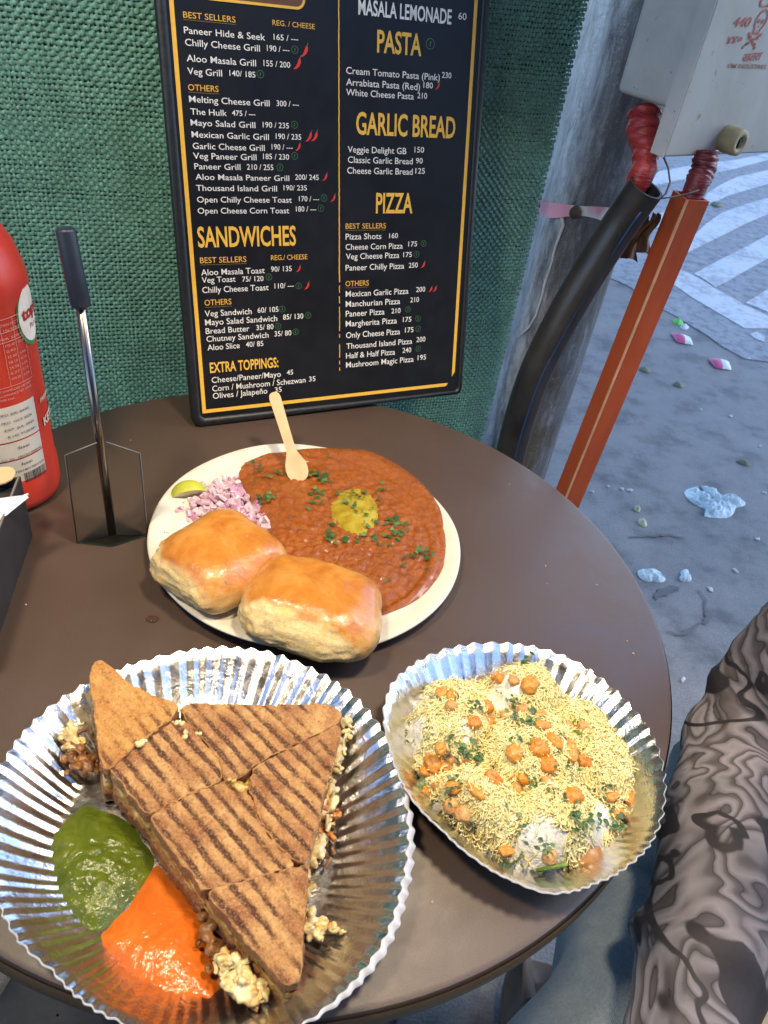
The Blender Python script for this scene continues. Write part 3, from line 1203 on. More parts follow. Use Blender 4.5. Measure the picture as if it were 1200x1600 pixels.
def bulb(x, y, z, power, label, shade=False, cone=60):
    t = thing('led_bulb', (x, y, z), label, 'lamp', None)
    b = MB()
    prof = [(.0005, 0), (.012, .002), (.024, .012), (.030, .028), (.029, .042), (.022, .058), (.016, .068)]
    b.lathe(prof, (x, y, z), 28)
    b.build('globe', bulb_glow.m, t, smooth=True)
    b = MB()
    b.lathe([(.0165, .068), (.0165, .105), (.010, .112), (.003, .115)], (x, y, z), 20)
    b.build('holder', simple('bulb_holder', (.7, .7, .68), .4), t, smooth=True)
    b = MB()
    b.tube([(x, y, z + .11), (x, y, 2.32)], .0028, 8)
    b.build('cord', cordm, t, smooth=True)
    ld = bpy.data.lights.new('bulb_light', 'SPOT' if shade else 'POINT')
    if shade:                      # added tin reflector; the spot cone keeps light off the meter box
        ld.spot_size = math.radians(cone)
        ld.spot_blend = .35
        b = MB()
        b.lathe([(.020, .10), (.030, .095), (.055, .05), (.075, .0), (.074, .0), (.053, .05), (.028, .093)], (x, y, z), 40)
        b.build('reflector', simple('added_reflector', (.45, .45, .44), .35), t, smooth=True)
    ld.energy = power
    ld.color = (1.0, .82, .58)
    ld.shadow_soft_size = .07
    lo = bpy.data.objects.new('bulb_light', ld)
    COL.objects.link(lo)
    lo.parent = t
    lo.location = (0, 0, -.045)
    return t


bulb(.22, .28, 1.86, 18.0, 'lit warm bulb in an added tin reflector over the right half of the table', True, 66)
bulb(-.36, .06, 1.85, 16.0, 'lit warm bulb in an added tin reflector over the left of the table', True, 104)

# unseen canvas roof, added and sized to block sky light and darken reflections
aw = thing('unseen_awning', (-.9, -.6, 0), 'unseen flat canvas roof on thin posts, added to keep sky light off the table', 'unseen_awning')
b = MB()
gx = np.linspace(-.95, .72, 30)
gy = np.linspace(-1.7, 2.5, 42)
g = [[(x, y, 2.36 + .04 * math.cos(x * 6) * math.cos(y * 5)) for y in gy] for x in gx]
b.grid(g)
b.build('canvas', simple('awning_canvas', (.20, .17, .13), .9, .15, 8), aw, smooth=True)
wl = thing('added_stall_front', (1.1, -1.55, 0), 'unseen brown stall front added behind the camera to darken reflections', 'wall')  # unseen wall and counter, added to shape the foil reflections
b = MB()
b.box((1.05, -1.55, 1.25), 1.65, .04, 1.25)
b.box((2.66, -.95, 1.25), .04, .64, 1.25)
b.build('board_wall', simple('stall_paint', (.16, .10, .06), .7, .3, 3), wl)
b = MB()
b.box((1.05, -1.38, .5), 1.5, .12, .5)
b.build('counter', simple('counter_steel', (.25, .24, .22), .35, .2, 4, metal=.7), wl)
for x, y in ((-.90, -1.65), (-.90, 2.4)):
    b = MB()
    b.tube([(x, y, 0), (x, y, 2.36)], .02, 12)
    b.build('post', steel_dk, aw, smooth=True)

# ================================================================== TABLE TOP: bottle, holder, acrylic stand
BC = np.array([-.316, .4786, 0])
BR = .0425
z_sh = zat(50, 430, BC[:2] + BR * np.array([.857, .51]))
red = NT('ketchup_red')
rn = red.noise(20, 3)
red.set(color=red.ramp(rn, [(.3, (.44, .028, .016)), (.7, (.53, .042, .024))]), rough=.30, spec=.5)
bot = thing('ketchup_bottle', (BC[0], BC[1], T), 'big red ketchup bottle with printed label behind the dark holder', 'bottle')
hs = z_sh - T
BE = NT('bottle_red')
prof = [(.001, .0), (BR - .006, .0), (BR - .001, .004), (BR, .010), (BR, .030), (BR - .0012, .034), (BR - .0012, hs - .012), (BR - .0004, hs - .006), (BR, hs),
        (BR - .001, hs + .008), (BR - .006, hs + .026), (BR - .014, hs + .040), (BR - .022, hs + .048), (.016, hs + .055), (.0135, hs + .060), (.0135, hs + .066)]
b = MB()
b.lathe(prof, (BC[0], BC[1], T), 72)
b.build('bottle_body', red.m, bot, smooth=True)
b = MB()
b.lathe([(.0165, hs + .060), (.017, hs + .064), (.017, hs + .084), (.015, hs + .087), (.007, hs + .090), (.005, hs + .108), (.003, hs + .110), (.0003, hs + .110)], (BC[0], BC[1], T), 40)
b.build('cap', simple('cap_white', (.75, .74, .7), .4), bot, smooth=True)


def bcyl(ang, z, e=.0005):
    r = BR - .0012 + e
    return np.array([BC[0] + r * math.cos(ang), BC[1] + r * math.sin(ang), z])


def bpix(px, py):
    """angle and height on the bottle wall at a pixel"""
    d = ray(px, py)
    r = BR - .0012
    A_ = d[0]**2 + d[1]**2
    B_ = -2 * (BC[0] * d[0] + BC[1] * d[1])
    C_ = BC[0]**2 + BC[1]**2 - r * r
    ds = max(0, B_ * B_ - 4 * A_ * C_)
    t = (-B_ - math.sqrt(ds)) / (2 * A_)
    p = CAM + d * t
    return math.atan2(p[1] - BC[1], p[0] - BC[0]), p[2]


def bpatch(b, a0, a1, z0, z1, e=.0004, n=16, mi=0):
    b.grid([[bcyl(a, z, e) for z in (z0, z1)] for a in np.linspace(a0, a1, n)], mi=mi)


def btext(b, s, a0, z0, cap, wd, e=.0010, off=0.0):
    put_text(b, s, (0, 0), wd, cap, lambda u, v: bcyl(a0 + u / BR, z0 + v, e), off)


paper = simple('label_cream', (.62, .55, .44), .55, .06, 40)
ink_d = simple('ink_dark', (.03, .028, .03), .6)
ink_p = simple('ink_pale', (.60, .30, .24), .55)
ink_r = simple('ink_red', (.38, .02, .015), .5)
# white panel: right edge found from the photograph
aR, zA = bpix(53, 617)
aR2, zB = bpix(70, 738)
aR = (aR + aR2) / 2
a_left = aR - .98
zt, zm1, zm2, zbot = zA, bpix(60, 672)[1], bpix(64, 700)[1], bpix(66, 748)[1]
b = MB()
bpatch(b, a_left, aR, zm1 + .0006, zt)
bpatch(b, a_left, aR, zm2 + .0006, zm1 - .0006)
bpatch(b, a_left, aR, zbot, zm2 - .0006)
lab = b.build('label', paper, bot, smooth=True)
b = MB()
mm = .0042
hh = zt - zm1
for i, (s, k) in enumerate((('MFD 200. 04:02', .20), ('PKD  OCT 2024', .42), ('EXP  JUL 2025', .62), ('B.145. \u20b9120.00/-', .82))):
    btext(b, s, aR - .72 + .03 * i, zt - hh * k - .001, .0020, .024)
h2 = zm1 - zm2
btext(b, 'fssai', aR - .50, zm1 - h2 * .45, .0026, .009)
btext(b, 'Lic. No. 10013013000579', aR - .80, zm1 - h2 * .92, .0019, .0325)
h3 = zm2 - zbot
btext(b, 'fssai', aR - .50, zm2 - h3 * .22, .0026, .009)
btext(b, '10018013001531', aR - .62, zm2 - h3 * .42, .0019, .025)
btext(b, '8 902167 400074', aR - .45, zbot + .0006, .0016, .017)
rb_ = random.Random(2)
u = 0.0
while u < .46:
    w_ = rb_.choice((.006, .006, .012, .018))
    bpatch(b, aR - .03 - u - w_, aR - .03 - u, zbot + h3 * .14, zbot + h3 * .50, .0010, 3)
    u += w_ + rb_.choice((.006, .009, .014))
b.build('label_print', ink_d, lab, fix=False)
# pale nutrition table on the red above
b = MB()
aT, zT1 = bpix(31, 487)
_, zT0 = bpix(42, 592)
aT = min(aT, aR + .05)
for k in (0, .19, .33, 1.0):
    zc = zT1 - (zT1 - zT0) * k
    bpatch(b, aT - .75, aT, zc - .00022, zc + .00022, .0008, 12)
for da in (0, -.22, -.46):
    bpatch(b, aT + da - .003, aT + da + .003, zT0, zT1, .0008, 2)
for i, (x, y) in enumerate((('NUTRITION FACTS', .07), ('Per 15g SERVE', .15), ('PER SERVE', .27))):
    btext(b, x, aT - .62 + .05 * i, zT1 - (zT1 - zT0) * (y + .03), .0018, .022)
for i, (x, y) in enumerate((('135.40', '20.31'), ('0.92', '-'), ('32.50', '4.9%'), ('28.10', '4.2%'), ('25.70', '3.8%'), ('0.77', '0.1%'), ('890.20', '6.4%'))):
    zc = zT1 - (zT1 - zT0) * (.40 + .085 * i)
    btext(b, x, aT - .43, zc, .0018, .0075)
    if y != '-':
        btext(b, y, aT - .19, zc, .0017, .0060)
for i, x in enumerate(('RECOMMENDED DIETARY', 'ALLOWANCE PER SERVE', '2000 kcal.')):
    btext(b, x, aT - .72, zT0 - .0035 - .0034 * i, .0018, (.028, .028, .012)[i])
b.build('nutrition_print', ink_p, bot, fix=False)
# round brand badge at the right silhouette
aB, zBd = bpix(47, 483)
b = MB()
aB = aR + .30
hb, wb = .0185, .30
th = np.linspace(0, 2 * np.pi, 41)[:-1]
b.grid([[bcyl(aB + wb * 1.25 * k * math.cos(t), zBd + hb * 1.2 * k * math.sin(t) - .0015, .0007) for t in th] for k in (1, .5, .02)], cv=True)
bd = b.build('badge_ring', simple('badge_green', (.05, .20, .05), .45), bot, smooth=True)
b = MB()
b.grid([[bcyl(aB + wb * 1.12 * k * math.cos(t), zBd + hb * 1.1 * k * math.sin(t), .0011) for t in th] for k in (1, .5, .02)], cv=True)
b.build('badge', simple('badge_cream', (.68, .62, .52), .45), bd, smooth=True)
b = MB()
btext(b, 'tops', aB - .26, zBd - .002, .0085, .026, .0016, .03)
btext(b, 'Pure', aB - .06, zBd - .0105, .0040, .010, .0016)
b.build('badge_print', ink_r, bd, fix=False)
b = MB()
btext(b, 'KETCHUP', aR + .16, bpix(70, 645)[1] - .008, .007, .045, .001, .03)
btext(b, 'FRESH TOMATO', aR + .16, bpix(68, 620)[1], .0035, .045, .001, .02)
b.build('title_print', paper, bot, fix=False)

# dark holder box with spoons and napkins
bx0 = P(51, 836, T)
bx1 = P(0, 991, T)
fx = bx1 - bx0
fx = fx / np.linalg.norm(fx)
lx = np.array([fx[1], -fx[0], 0])
if lx[0] > 0:
    lx = -lx
hz = zat(36, 744, bx0[:2]) - T
hold = thing('cutlery_holder', bx0 + lx * .04 + fx * .06, 'dark grey open box of spoons and napkins at the left of the table', 'holder')
hb_ = NT('holder_grey')
hb_.set(color=hb_.ramp(hb_.noise(40, 5), [(.3, (.022, .021, .023)), (.7, (.034, .033, .035))]), rough=.5)
hb_.bump(hb_.noise(500, 2), .08, .0005)
LX, LY = .078, .145
Zu = np.array([0, 0, 1.0])
b = MB()
for c, sx, sy in ((bx0 + fx * LY / 2 + lx * .0012, .0012, LY / 2), (bx0 + fx * LY / 2 + lx * (LX - .0012), .0012, LY / 2)):
    b.box(c + Zu * hz / 2, sx, sy, hz / 2, (lx, fx, Zu))
for q in (.0012, LY - .0012):
    b.box(bx0 + fx * q + lx * LX / 2 + Zu * (hz / 2 - .0004), LX / 2 - .0026, .0012, hz / 2 - .0004, (lx, fx, Zu))
b.box(bx0 + fx * LY / 2 + lx * LX / 2 + Zu * .0015, LX / 2 - .003, LY / 2 - .003, .0012, (lx, fx, Zu))
b.build('box', hb_.m, hold)
b = MB()
b.box(bx0 + fx * .034 + lx * LX / 2 + Zu * (hz - .009), LX / 2 - .003, .030, .0012, (lx, fx, Zu))
b.build('tray_lid', hb_.m, hold)
b = MB()
b.box(bx0 + lx * .0012 + fx * LY / 2 + Zu * (hz + .0004), .0006, LY / 2, .0004, (lx, fx, Zu))
b.build('rim', simple('holder_rim', (.16, .15, .13), .45), hold)

wood = NT('birch_wood')
wn2 = wood.noise(60, 5, .6, .3, wood.scaled(1, 1, .12))
wood.set(color=wood.ramp(wn2, [(.3, (.52, .34, .17)), (.7, (.66, .46, .25))]), rough=.6)
wood.bump(wood.noise(300, 3), .15, .0006)


def wooden_spoon(name, p0, p1, up, label, bowl=True):
    """p0 bowl end, p1 handle end"""
    p0, p1 = np.asarray(p0), np.asarray(p1)
    ax_ = p1 - p0
    L = np.linalg.norm(ax_)
    ax_ /= L
    sd_ = np.cross(ax_, up)
    sd_ /= np.linalg.norm(sd_)
    nn_ = np.cross(sd_, ax_)
    ts = np.array([0, .012, .04, .09, .15, .21, .26, .30, .34, .40, .6, .8, .93, .97, .992, 1.0])
    ws = np.array([.0004, .0050, .0082, .0103, .0108, .0098, .0080, .0062, .0050, .0047, .0050, .0054, .0057, .0050, .0034, .0006]) * (L / .094)
    top, bot_ = [], []
    for t, w_ in zip(ts, ws):
        c = p0 + ax_ * L * t + nn_ * (-.0012 * math.sin(min(1, t / .3) * math.pi) if bowl else 0)
        top.append([c + sd_ * w_ * k + nn_ * .0007 for k in (-1, -.5, 0, .5, 1)])
        bot_.append([c + sd_ * w_ * k - nn_ * .0007 for k in (-1, -.5, 0, .5, 1)])
    b = MB()
    ring = [np.concatenate([a, c[::-1]]) for a, c in zip(top, bot_)]
    b.grid(ring, cv=True)
    n_ = len(ring[0])
    m_ = len(ring)
    b.f += [tuple(range(n_))[::-1], tuple(range((m_ - 1) * n_, m_ * n_))]
    b.mi += [0, 0]
    o = b.build(name, wood.m, origin=p0)
    bevel(o, .0003, 1, 50)
    return tag(o, label, 'spoon')


sp0 = P(24, 737, T + hz + .004)
wooden_spoon('wooden_spoon', sp0, sp0 + lx * .085 + fx * .03 - Zu * .005, np.array([0, 0, 1.0]), 'wooden spoon lying on the dark holder box')
npm = NT('napkin_paper')
vor = npm.n('ShaderNodeTexVoronoi')
npm.l(npm.scaled(1, 1, 1), vor.inputs['Vector'])
vor.inputs['Scale'].default_value = 230
npm.set(color=npm.ramp(vor.outputs['Distance'], [(.22, (.36, .42, .62)), (.34, (.74, .74, .73))]), rough=.85)
b = MB()
nz0 = T + hz + .002
q = [P(45, 773, nz0 + .004), P(20, 776, nz0 + .003), P(0, 778, nz0 + .003), P(-60, 782, nz0 + .004)]
q2 = [P(43, 777, nz0 + .003), P(18, 797, nz0 - .001), P(0, 812, nz0 - .004), P(-60, 850, nz0 - .006)]
s_ = np.linspace(0, 3, 22)
A1 = np.stack([np.interp(s_, range(4), np.array(q)[:, i]) for i in range(3)], 1)
A2 = np.stack([np.interp(s_, range(4), np.array(q2)[:, i]) for i in range(3)], 1)
g = []
for i in range(22):
    row = []
    for k in np.linspace(0, 1, 7):
        p = A1[i] * (1 - k) + A2[i] * k
        row.append(p + Zu * (.0022 * math.sin(k * 3.1) + .0012 * nz(p, 90)))
    g.append(row)
b.grid(g)
no = b.build('napkin', npm.m, origin=A1[10], smooth=True)
sm = no.modifiers.new('thick', 'SOLIDIFY')
sm.thickness = .0009
tag(no, 'white paper napkin with pale blue dots sticking out of the dark holder', 'napkin')
b = MB()
b.tube(A2 + Zu * .0006, .0014, 8, squash=.6)
b.build('folded_hem', simple('napkin_white', (.74, .73, .71), .85), no, smooth=True)

# clear acrylic stand with a dark handled rod
s0 = P(176, 838, T)
sL, sR, sF = P(121, 849, T), P(231, 838, T), P(176, 853, T)
stand = thing('clear_stand', s0, 'clear plastic finned stand holding a thin rod with a dark rubber handle', 'stand')
ac = NT('clear_acrylic')
ac.set(color=(.91, .94, .93), rough=.10, trans=1.0, ior=1.15, spec=.6)
hfin = zat(165, 690, s0[:2]) - T
hl = zat(114, 710, sL[:2]) - T
b = MB()


def fin(b, pe, he, hm, th_=.0011):
    d = pe - s0
    d = d / np.linalg.norm(d)
    nrm = np.array([-d[1], d[0], 0])
    in_ = s0 + d * .0032
    poly = [in_ + Zu * .001, pe + Zu * .001, pe + Zu * he - d * .001, in_ + Zu * hm]
    b.prism([p - nrm * th_ for p in poly], nrm * th_ * 2)


fin(b, sL, hl, hfin)
b.build('fin', ac.m, stand)
b = MB()
fin(b, sR, hl * .97, hfin)
b.build('fin', ac.m, stand)
fro = simple('frosted_edge', (.11, .12, .115), .35, .1)
for pe, he in ((sL, hl), (sR, hl * .97)):
    d_ = (pe - s0) / np.linalg.norm(pe - s0)
    i_ = s0 + d_ * .0032
    b = MB()
    b.tube([i_ + Zu * hfin, pe + Zu * he - d_ * .001, pe + Zu * .001, i_ + Zu * .001], .00055, 6)
    b.build('fin_edge', fro, stand, smooth=True)
b = MB()
poly = [sL + Zu * .0003, sF + np.array([.0, -.002, .0003]), sR + Zu * .0003, s0 + Zu * .0003]
b.prism([p + Zu * .0005 for p in poly], Zu * .0016)
b.build('foot', ac.m, stand)
r_top_xy = s0[:2] + np.array([-.008, .010])
zr = zat(149, 478, r_top_xy)
rt = np.array([r_top_xy[0], r_top_xy[1], zr])
rod = NT('steel_rod')
rod.set(color=(.20, .19, .175), metal=1.0, rough=.24)
b = MB()
b.tube([s0 + Zu * .003, rt], .0033, 16)
b.build('rod', rod.m, stand, smooth=True)
ht_xy = r_top_xy + np.array([-.006, .004])
zh = zat(124, 356, ht_xy)
htp = np.array([ht_xy[0], ht_xy[1], zh])
rub = NT('dark_rubber')
rub.set(color=rub.ramp(rub.noise(60, 4), [(.3, (.010, .014, .024)), (.7, (.020, .028, .046))]), rough=.42)
b = MB()
ka = [rt + (htp - rt) * t for t in (0, .02, .04, .5, .96, .985, 1.0)]
b.tube(ka, [.0056, .0064, .0066, .0063, .0061, .0058, .0044], 24)
b.build('handle', rub.m, stand, smooth=True)
b = MB()
b.tube([rt - (htp - rt) * .03, rt + (htp - rt) * .002], [.0035, .0058], 16)
b.build('ferrule', simple('ferrule_black', (.01, .01, .01), .35), stand, smooth=True)

# water drop on the table
b = MB()
wd = P(238, 968, T)
th = np.linspace(0, 2 * np.pi, 25)[:-1]
g = []
for k, z in ((1, .0001), (.96, .0007), (.8, .0013), (.5, .0017), (.02, .0019)):
    g.append([(wd[0] + .0046 * k * math.cos(t) * (1 + .1 * math.sin(2 * t)), wd[1] + .0036 * k * math.sin(t), T + z) for t in th])
b.grid(g, cv=True)
dm_ = NT('sauce_drop')
dm_.set(color=(.30, .16, .10), rough=.03, trans=.8, ior=1.33)
tag(b.build('water_drop', dm_.m, origin=wd, smooth=True), 'small brown drop of water on the bare table beside the white plate', 'drop')
crm = simple('crumb', (.62, .52, .36), .8)
b = MB()
b.add([(-.0006, 0, 0), (.0007, -.0004, 0), (.0004, .0007, 0), (.0001, .0001, .0007)], [(0, 2, 1), (0, 1, 3), (1, 2, 3), (2, 0, 3)])
cr0 = b.build('crumb', crm)
for i, (x, y) in enumerate(((855, 912), (980, 1002), (990, 1021), (796, 756), (852, 884), (932, 914), (204, 688), (1008, 1130), (676, 1408), (560, 1480), (40, 945), (27, 905))):
    o = cr0 if i == 0 else cr0.copy()
    if i:
        COL.objects.link(o)
    p = P(x, y, T + .0003)
    if np.hypot(*(p - TC)[:2]) > TR - .004:
        p = P(x - 40, y + 30, T + .0003)
    o.location = p
    o.rotation_euler = (0, 0, i * 1.3)
    o.scale = (1 + .3 * (i % 3),) * 3
    tag(o, 'tiny pale crumb lying on the bare brown table', 'crumb', 'crumbs on the table')

# ================================================================== FOOD helpers
def closed_radius(center, pts, th):
    """radius of a closed outline (world points) about center at angles th, smooth"""
    d = np.asarray(pts)[:, :2] - np.asarray(center)[:2]
    a = np.arctan2(d[:, 1], d[:, 0])
    r = np.hypot(d[:, 0], d[:, 1])
    o = np.argsort(a)
    a, r = a[o], r[o]
    a3 = np.concatenate([a - 2 * np.pi, a, a + 2 * np.pi])
    r3 = np.concatenate([r, r, r])
    fine = np.linspace(-np.pi, np.pi, 721)[:-1]
    rf = np.interp(fine, a3, r3)
    k = np.exp(-np.linspace(-2, 2, 17)**2)
    k /= k.sum()
    rf = np.convolve(np.concatenate([rf[-8:], rf, rf[:8]]), k, 'valid')
    return np.interp(np.mod(np.asarray(th) + np.pi, 2 * np.pi) - np.pi, np.append(fine, np.pi), np.append(rf, rf[0]))


def poly_radius(center, poly, th):
    """exact radius of a polygon (star shaped about center)"""
    c = np.asarray(center)[:2]
    p = np.asarray(poly)[:, :2] - c
    q = np.roll(p, -1, 0)
    out = np.full(len(th), np.nan)
    for i, t in enumerate(th):
        d = np.array([math.cos(t), math.sin(t)])
        den = d[0] * (q - p)[:, 1] - d[1] * (q - p)[:, 0]
        with np.errstate(divide='ignore', invalid='ignore'):
            s_ = (p[:, 0] * (q - p)[:, 1] - p[:, 1] * (q - p)[:, 0]) / den
            u_ = (p[:, 0] * d[1] - p[:, 1] * d[0]) / den
        ok = (s_ > 0) & (u_ >= -1e-9) & (u_ <= 1 + 1e-9)
        if ok.any():
            out[i] = s_[ok].max()
    bad = np.isnan(out)
    if bad.any():
        out[bad] = np.interp(np.array(th)[bad], np.array(th)[~bad], out[~bad])
    return out


def blob(center, pts, zb, h, pw=4, nr=40, nth=160, hfun=None):
    """low mound with the given outline; returns grid of points, rim first"""
    th = np.linspace(-np.pi, np.pi, nth + 1)[:-1]
    R_ = closed_radius(center, pts, th)
    g = []
    for t in np.linspace(1, .004, nr):
        row = []
        for a, r in zip(th, R_):
            x, y = center[0] + r * t * math.cos(a), center[1] + r * t * math.sin(a)
            z = h * (1 - t**pw)
            if hfun:
                z += hfun(x, y, t) * (1 - t**8)
            row.append((x, y, zb + z))
        g.append(row)
    return np.array(g)


# ================================================================== WHITE PAPER PLATE WITH CURRY AND BUNS
PV = np.array([-.0588, .4727, T])
PVr = .127
plm = NT('bagasse_white')
plm.set(color=plm.ramp(plm.noise(45, 5), [(.3, (.58, .53, .42)), (.7, (.66, .61, .50))]), rough=.6)
plm.bump(plm.noise(1200, 4, .65), .3, .0006)
b = MB()
prof = [(.0005, .0035), (.080, .0035), (.092, .0042), (.0985, .0085), (.102, .0112), (.106, .0116), (.109, .0108), (.112, .0116), (.119, .0135), (.1240, .0142), (.1255, .0136), (.1258, .0126), (.1240, .0124), (.110, .0094), (.100, .0066), (.093, .0020), (.080, .0012), (.0005, .0012)]
b.lathe([(r * 1.012, z) for r, z in prof], (PV[0], PV[1], T), 160)
th = np.arctan2(b.v[-1][:, 1] - PV[1], b.v[-1][:, 0] - PV[0])
rr = np.hypot(b.v[-1][:, 0] - PV[0], b.v[-1][:, 1] - PV[1])
b.v[-1][:, 2] += np.clip(rr - .09, 0, 1) / .035 * (.0011 * np.sin(3 * th + 1) + .0006 * np.sin(7 * th))
pplate = b.build('paper_plate', plm.m, origin=(PV[0], PV[1], T), smooth=True)
tag(pplate, 'round white paper plate holding red curry and two buns', 'plate')

Zp = T + .0040


def PP(lst, z):
    return [P(x, y, z) for x, y in lst]


bh = NT('curry')
f1 = bh.noise(190, 8, .70, .5)
f2 = bh.noise(30, 4, .55)
f3 = bh.noise(1100, 4, .7)
c = bh.ramp(f1, [(.28, (.15, .030, .002)), (.46, (.29, .072, .003)), (.62, (.38, .105, .005)), (.78, (.50, .18, .02))])
c = bh.mix(bh.rng(f2, .35, .7, 0, .5), c, (.22, .050, .003))
spk = bh.ramp(f3, [(.66, (0, 0, 0)), (.73, (1, 1, 1))])
c = bh.mix(spk, c, (.55, .22, .06))
bh.set(color=c, rough=bh.rng(f1, .3, .7, .16, .36), spec=.40, sss=.08, sssr=(.01, .003, .001), ssss=.2, coat=.5, coatr=.10)
bh.bump(bh.math('ADD', bh.math('MULTIPLY', f1, 1.0), bh.math('MULTIPLY', f3, .45)), .75, .0022)
out = PP([(372, 735), (385, 718), (415, 707), (460, 704), (520, 703), (572, 705), (603, 718), (645, 745), (680, 785), (697, 830), (696, 872), (676, 912), (648, 938), (612, 955), (575, 965), (520, 975), (465, 965), (430, 930), (425, 880), (428, 845), (420, 815), (400, 785), (378, 760)], T + .0125)


def hb_f(x, y, t):
    return .0012 * nz((x, y, 0), 55, 4) + .0016 * nz((x, y, 3), 170, 4) + .0022 * max(0, nz((x, y, 7), 110, 1) - .28)


cc_ = P(545, 840, T + .0125)
b = MB()
g = blob(cc_, out, T + .006, .0075, 7, 90, 260, hb_f)
_pr = np.array([0, .081, .0931, .0997, .1032, .1073, .1103, .1133, .1204, .1255, .127])
_pz = np.array([.0035, .0035, .0042, .0085, .0112, .0116, .0108, .0116, .0135, .0142, .0136])
_rr = np.hypot(g[..., 0] - PV[0], g[..., 1] - PV[1])
_t = np.linspace(1, .004, 90)[:, None]
g[..., 2] = np.maximum(g[..., 2], T + np.interp(_rr, _pr, _pz) + .0002 + .0022 * np.clip((1 - _t) / .06, 0, 1) + np.array([[.0008 * nz(p, 90, 2) for p in row] for row in g]) * np.clip((1 - _t) / .05, 0, 1))
b.grid(g, cv=True)
curry = b.build('curry', bh.m, origin=(cc_[0], cc_[1], Zp), smooth=True)
tag(curry, 'thick red brown vegetable curry spread over the white paper plate', 'curry')
# small smear of orange oil on the plate by the onions
b = MB()
for (x, y, r) in ((325, 733, .0035), (338, 740, .0028), (355, 733, .004), (362, 735, .003)):
    p = P(x, y, Zp)
    th = np.linspace(0, 2 * np.pi, 19)[:-1]
    b.grid([[(p[0] + r * 1.5 * k * math.cos(t), p[1] + r * .6 * k * math.sin(t), Zp + z) for t in th] for k, z in ((1, .0001), (.8, .0005), (.05, .0008))], cv=True)
b.build('curry_drip', simple('oil_orange', (.50, .20, .04), .25), curry, smooth=True)

# butter melting in the middle
bu = NT('butter')
bu.set(color=bu.ramp(bu.noise(90, 5, .65), [(.3, (.24, .13, .010)), (.5, (.35, .26, .022)), (.75, (.44, .37, .07))]), rough=.22, sss=.2, sssr=(.01, .008, .002), ssss=.3)
bu.bump(bu.noise(420, 4), .5, .0015)
bc_ = P(552, 800, Zp + .0095)
b = MB()
bo = PP([(519, 800), (522, 780), (538, 768), (553, 762), (572, 768), (586, 785), (590, 806), (580, 827), (562, 838), (538, 828)], Zp + .0095)
b.grid(blob(bc_, bo, Zp + .0094, .0030, 2.0, 30, 90, lambda x, y, t: .0004 * nz((x, y, 1), 120, 2)), cv=True)
tag(b.build('butter_pat', bu.m, origin=(bc_[0], bc_[1], Zp + .0085), smooth=True), 'melting yellow butter pat in the middle of the red curry', 'butter')

# chopped onion
om = NT('onion')
oi = om.n('ShaderNodeObjectInfo')
gi = om.n('ShaderNodeNewGeometry')
om.set(color=om.ramp(gi.outputs['Random Per Island'], [(0, (.50, .30, .36)), (.5, (.60, .47, .48)), (.85, (.42, .17, .28)), (1, (.62, .54, .52))]), rough=.35, sss=.25, sssr=(.006, .004, .004), ssss=.3)
b = MB()
ro = random.Random(21)
opoly = [(272, 812), (278, 790), (300, 778), (325, 758), (350, 744), (368, 752), (380, 775), (398, 790), (418, 812), (420, 830), (380, 815), (330, 805), (290, 815)]
oc = np.array([345, 785])
cnt = 0
while cnt < 230:
    px, py = ro.uniform(268, 425), ro.uniform(742, 832)
    inside = False
    j = len(opoly) - 1
    for i in range(len(opoly)):
        xi, yi = opoly[i]
        xj, yj = opoly[j]
        if (yi > py) != (yj > py) and px < (xj - xi) * (py - yi) / (yj - yi) + xi:
            inside = not inside
        j = i
    if not inside:
        continue
    d_ = math.hypot((px - 340) / 75, (py - 788) / 42)
    hz_ = max(0, 1 - d_) * .013
    p = P(px, py, Zp + hz_ * .7) + np.array([0, 0, .002])
    p[2] = Zp + .002 + hz_ * ro.uniform(.3, 1)
    m = np.array(Matrix.Rotation(ro.uniform(0, 6), 3, Vector((ro.gauss(0, 1), ro.gauss(0, 1), ro.gauss(0, 1))).normalized()))
    b.box(p, ro.uniform(.0024, .0056), ro.uniform(.0022, .0036), ro.uniform(.0009, .0018), m)
    cnt += 1
on = b.build('chopped_onion', om.m, origin=P(345, 790, Zp))
bevel(on, .0005, 1, 30)
tag(on, 'heap of diced pink onion on the white plate between lime and curry', 'onion', None, 'stuff')

# lime wedge
lm = NT('lime_skin')
lm.set(color=lm.ramp(lm.noise(50, 4), [(.35, (.36, .40, .030)), (.65, (.50, .50, .075))]), rough=.35)
lm.bump(lm.noise(420, 2), .3, .0006)
lf = simple('lime_flesh', (.62, .58, .30), .35, .2, 90)
lc_ = P(296, 772, Zp + .008)
lime = thing('lime_wedge', lc_, 'green lime wedge lying at the edge of the onion heap', 'lime')
Ll, Rl = .0170, .0150
a_ax = np.array([.88, .42, .10]); a_ax /= np.linalg.norm(a_ax)
n_ax = np.array([.05, .42, .88]); n_ax -= a_ax * (a_ax @ n_ax); n_ax /= np.linalg.norm(n_ax)
c_ax = np.cross(a_ax, n_ax)
lb = lc_ - np.array([0, 0, .004])
g = []
us = np.linspace(-1, 1, 23)
for u_ in us:
    r_ = Rl * max(0, 1 - abs(u_)**2.2)**.62 + .0002
    g.append([lb + a_ax * Ll * u_ + n_ax * r_ * math.sin(t) + c_ax * r_ * math.cos(t) for t in np.linspace(math.radians(38), math.radians(142), 14)])
b = MB()
b.grid(g)
b.build('peel', lm.m, lime, smooth=True)
G = np.array(g)
b = MB()
for k in (0, -1):
    b.grid([[p * (1 - q) + (lb + a_ax * Ll * u_ * .96) * q for q in (0, .14, .5, 1)] for p, u_ in zip(G[:, k], us)])
b.build('flesh', lf, lime, smooth=True)

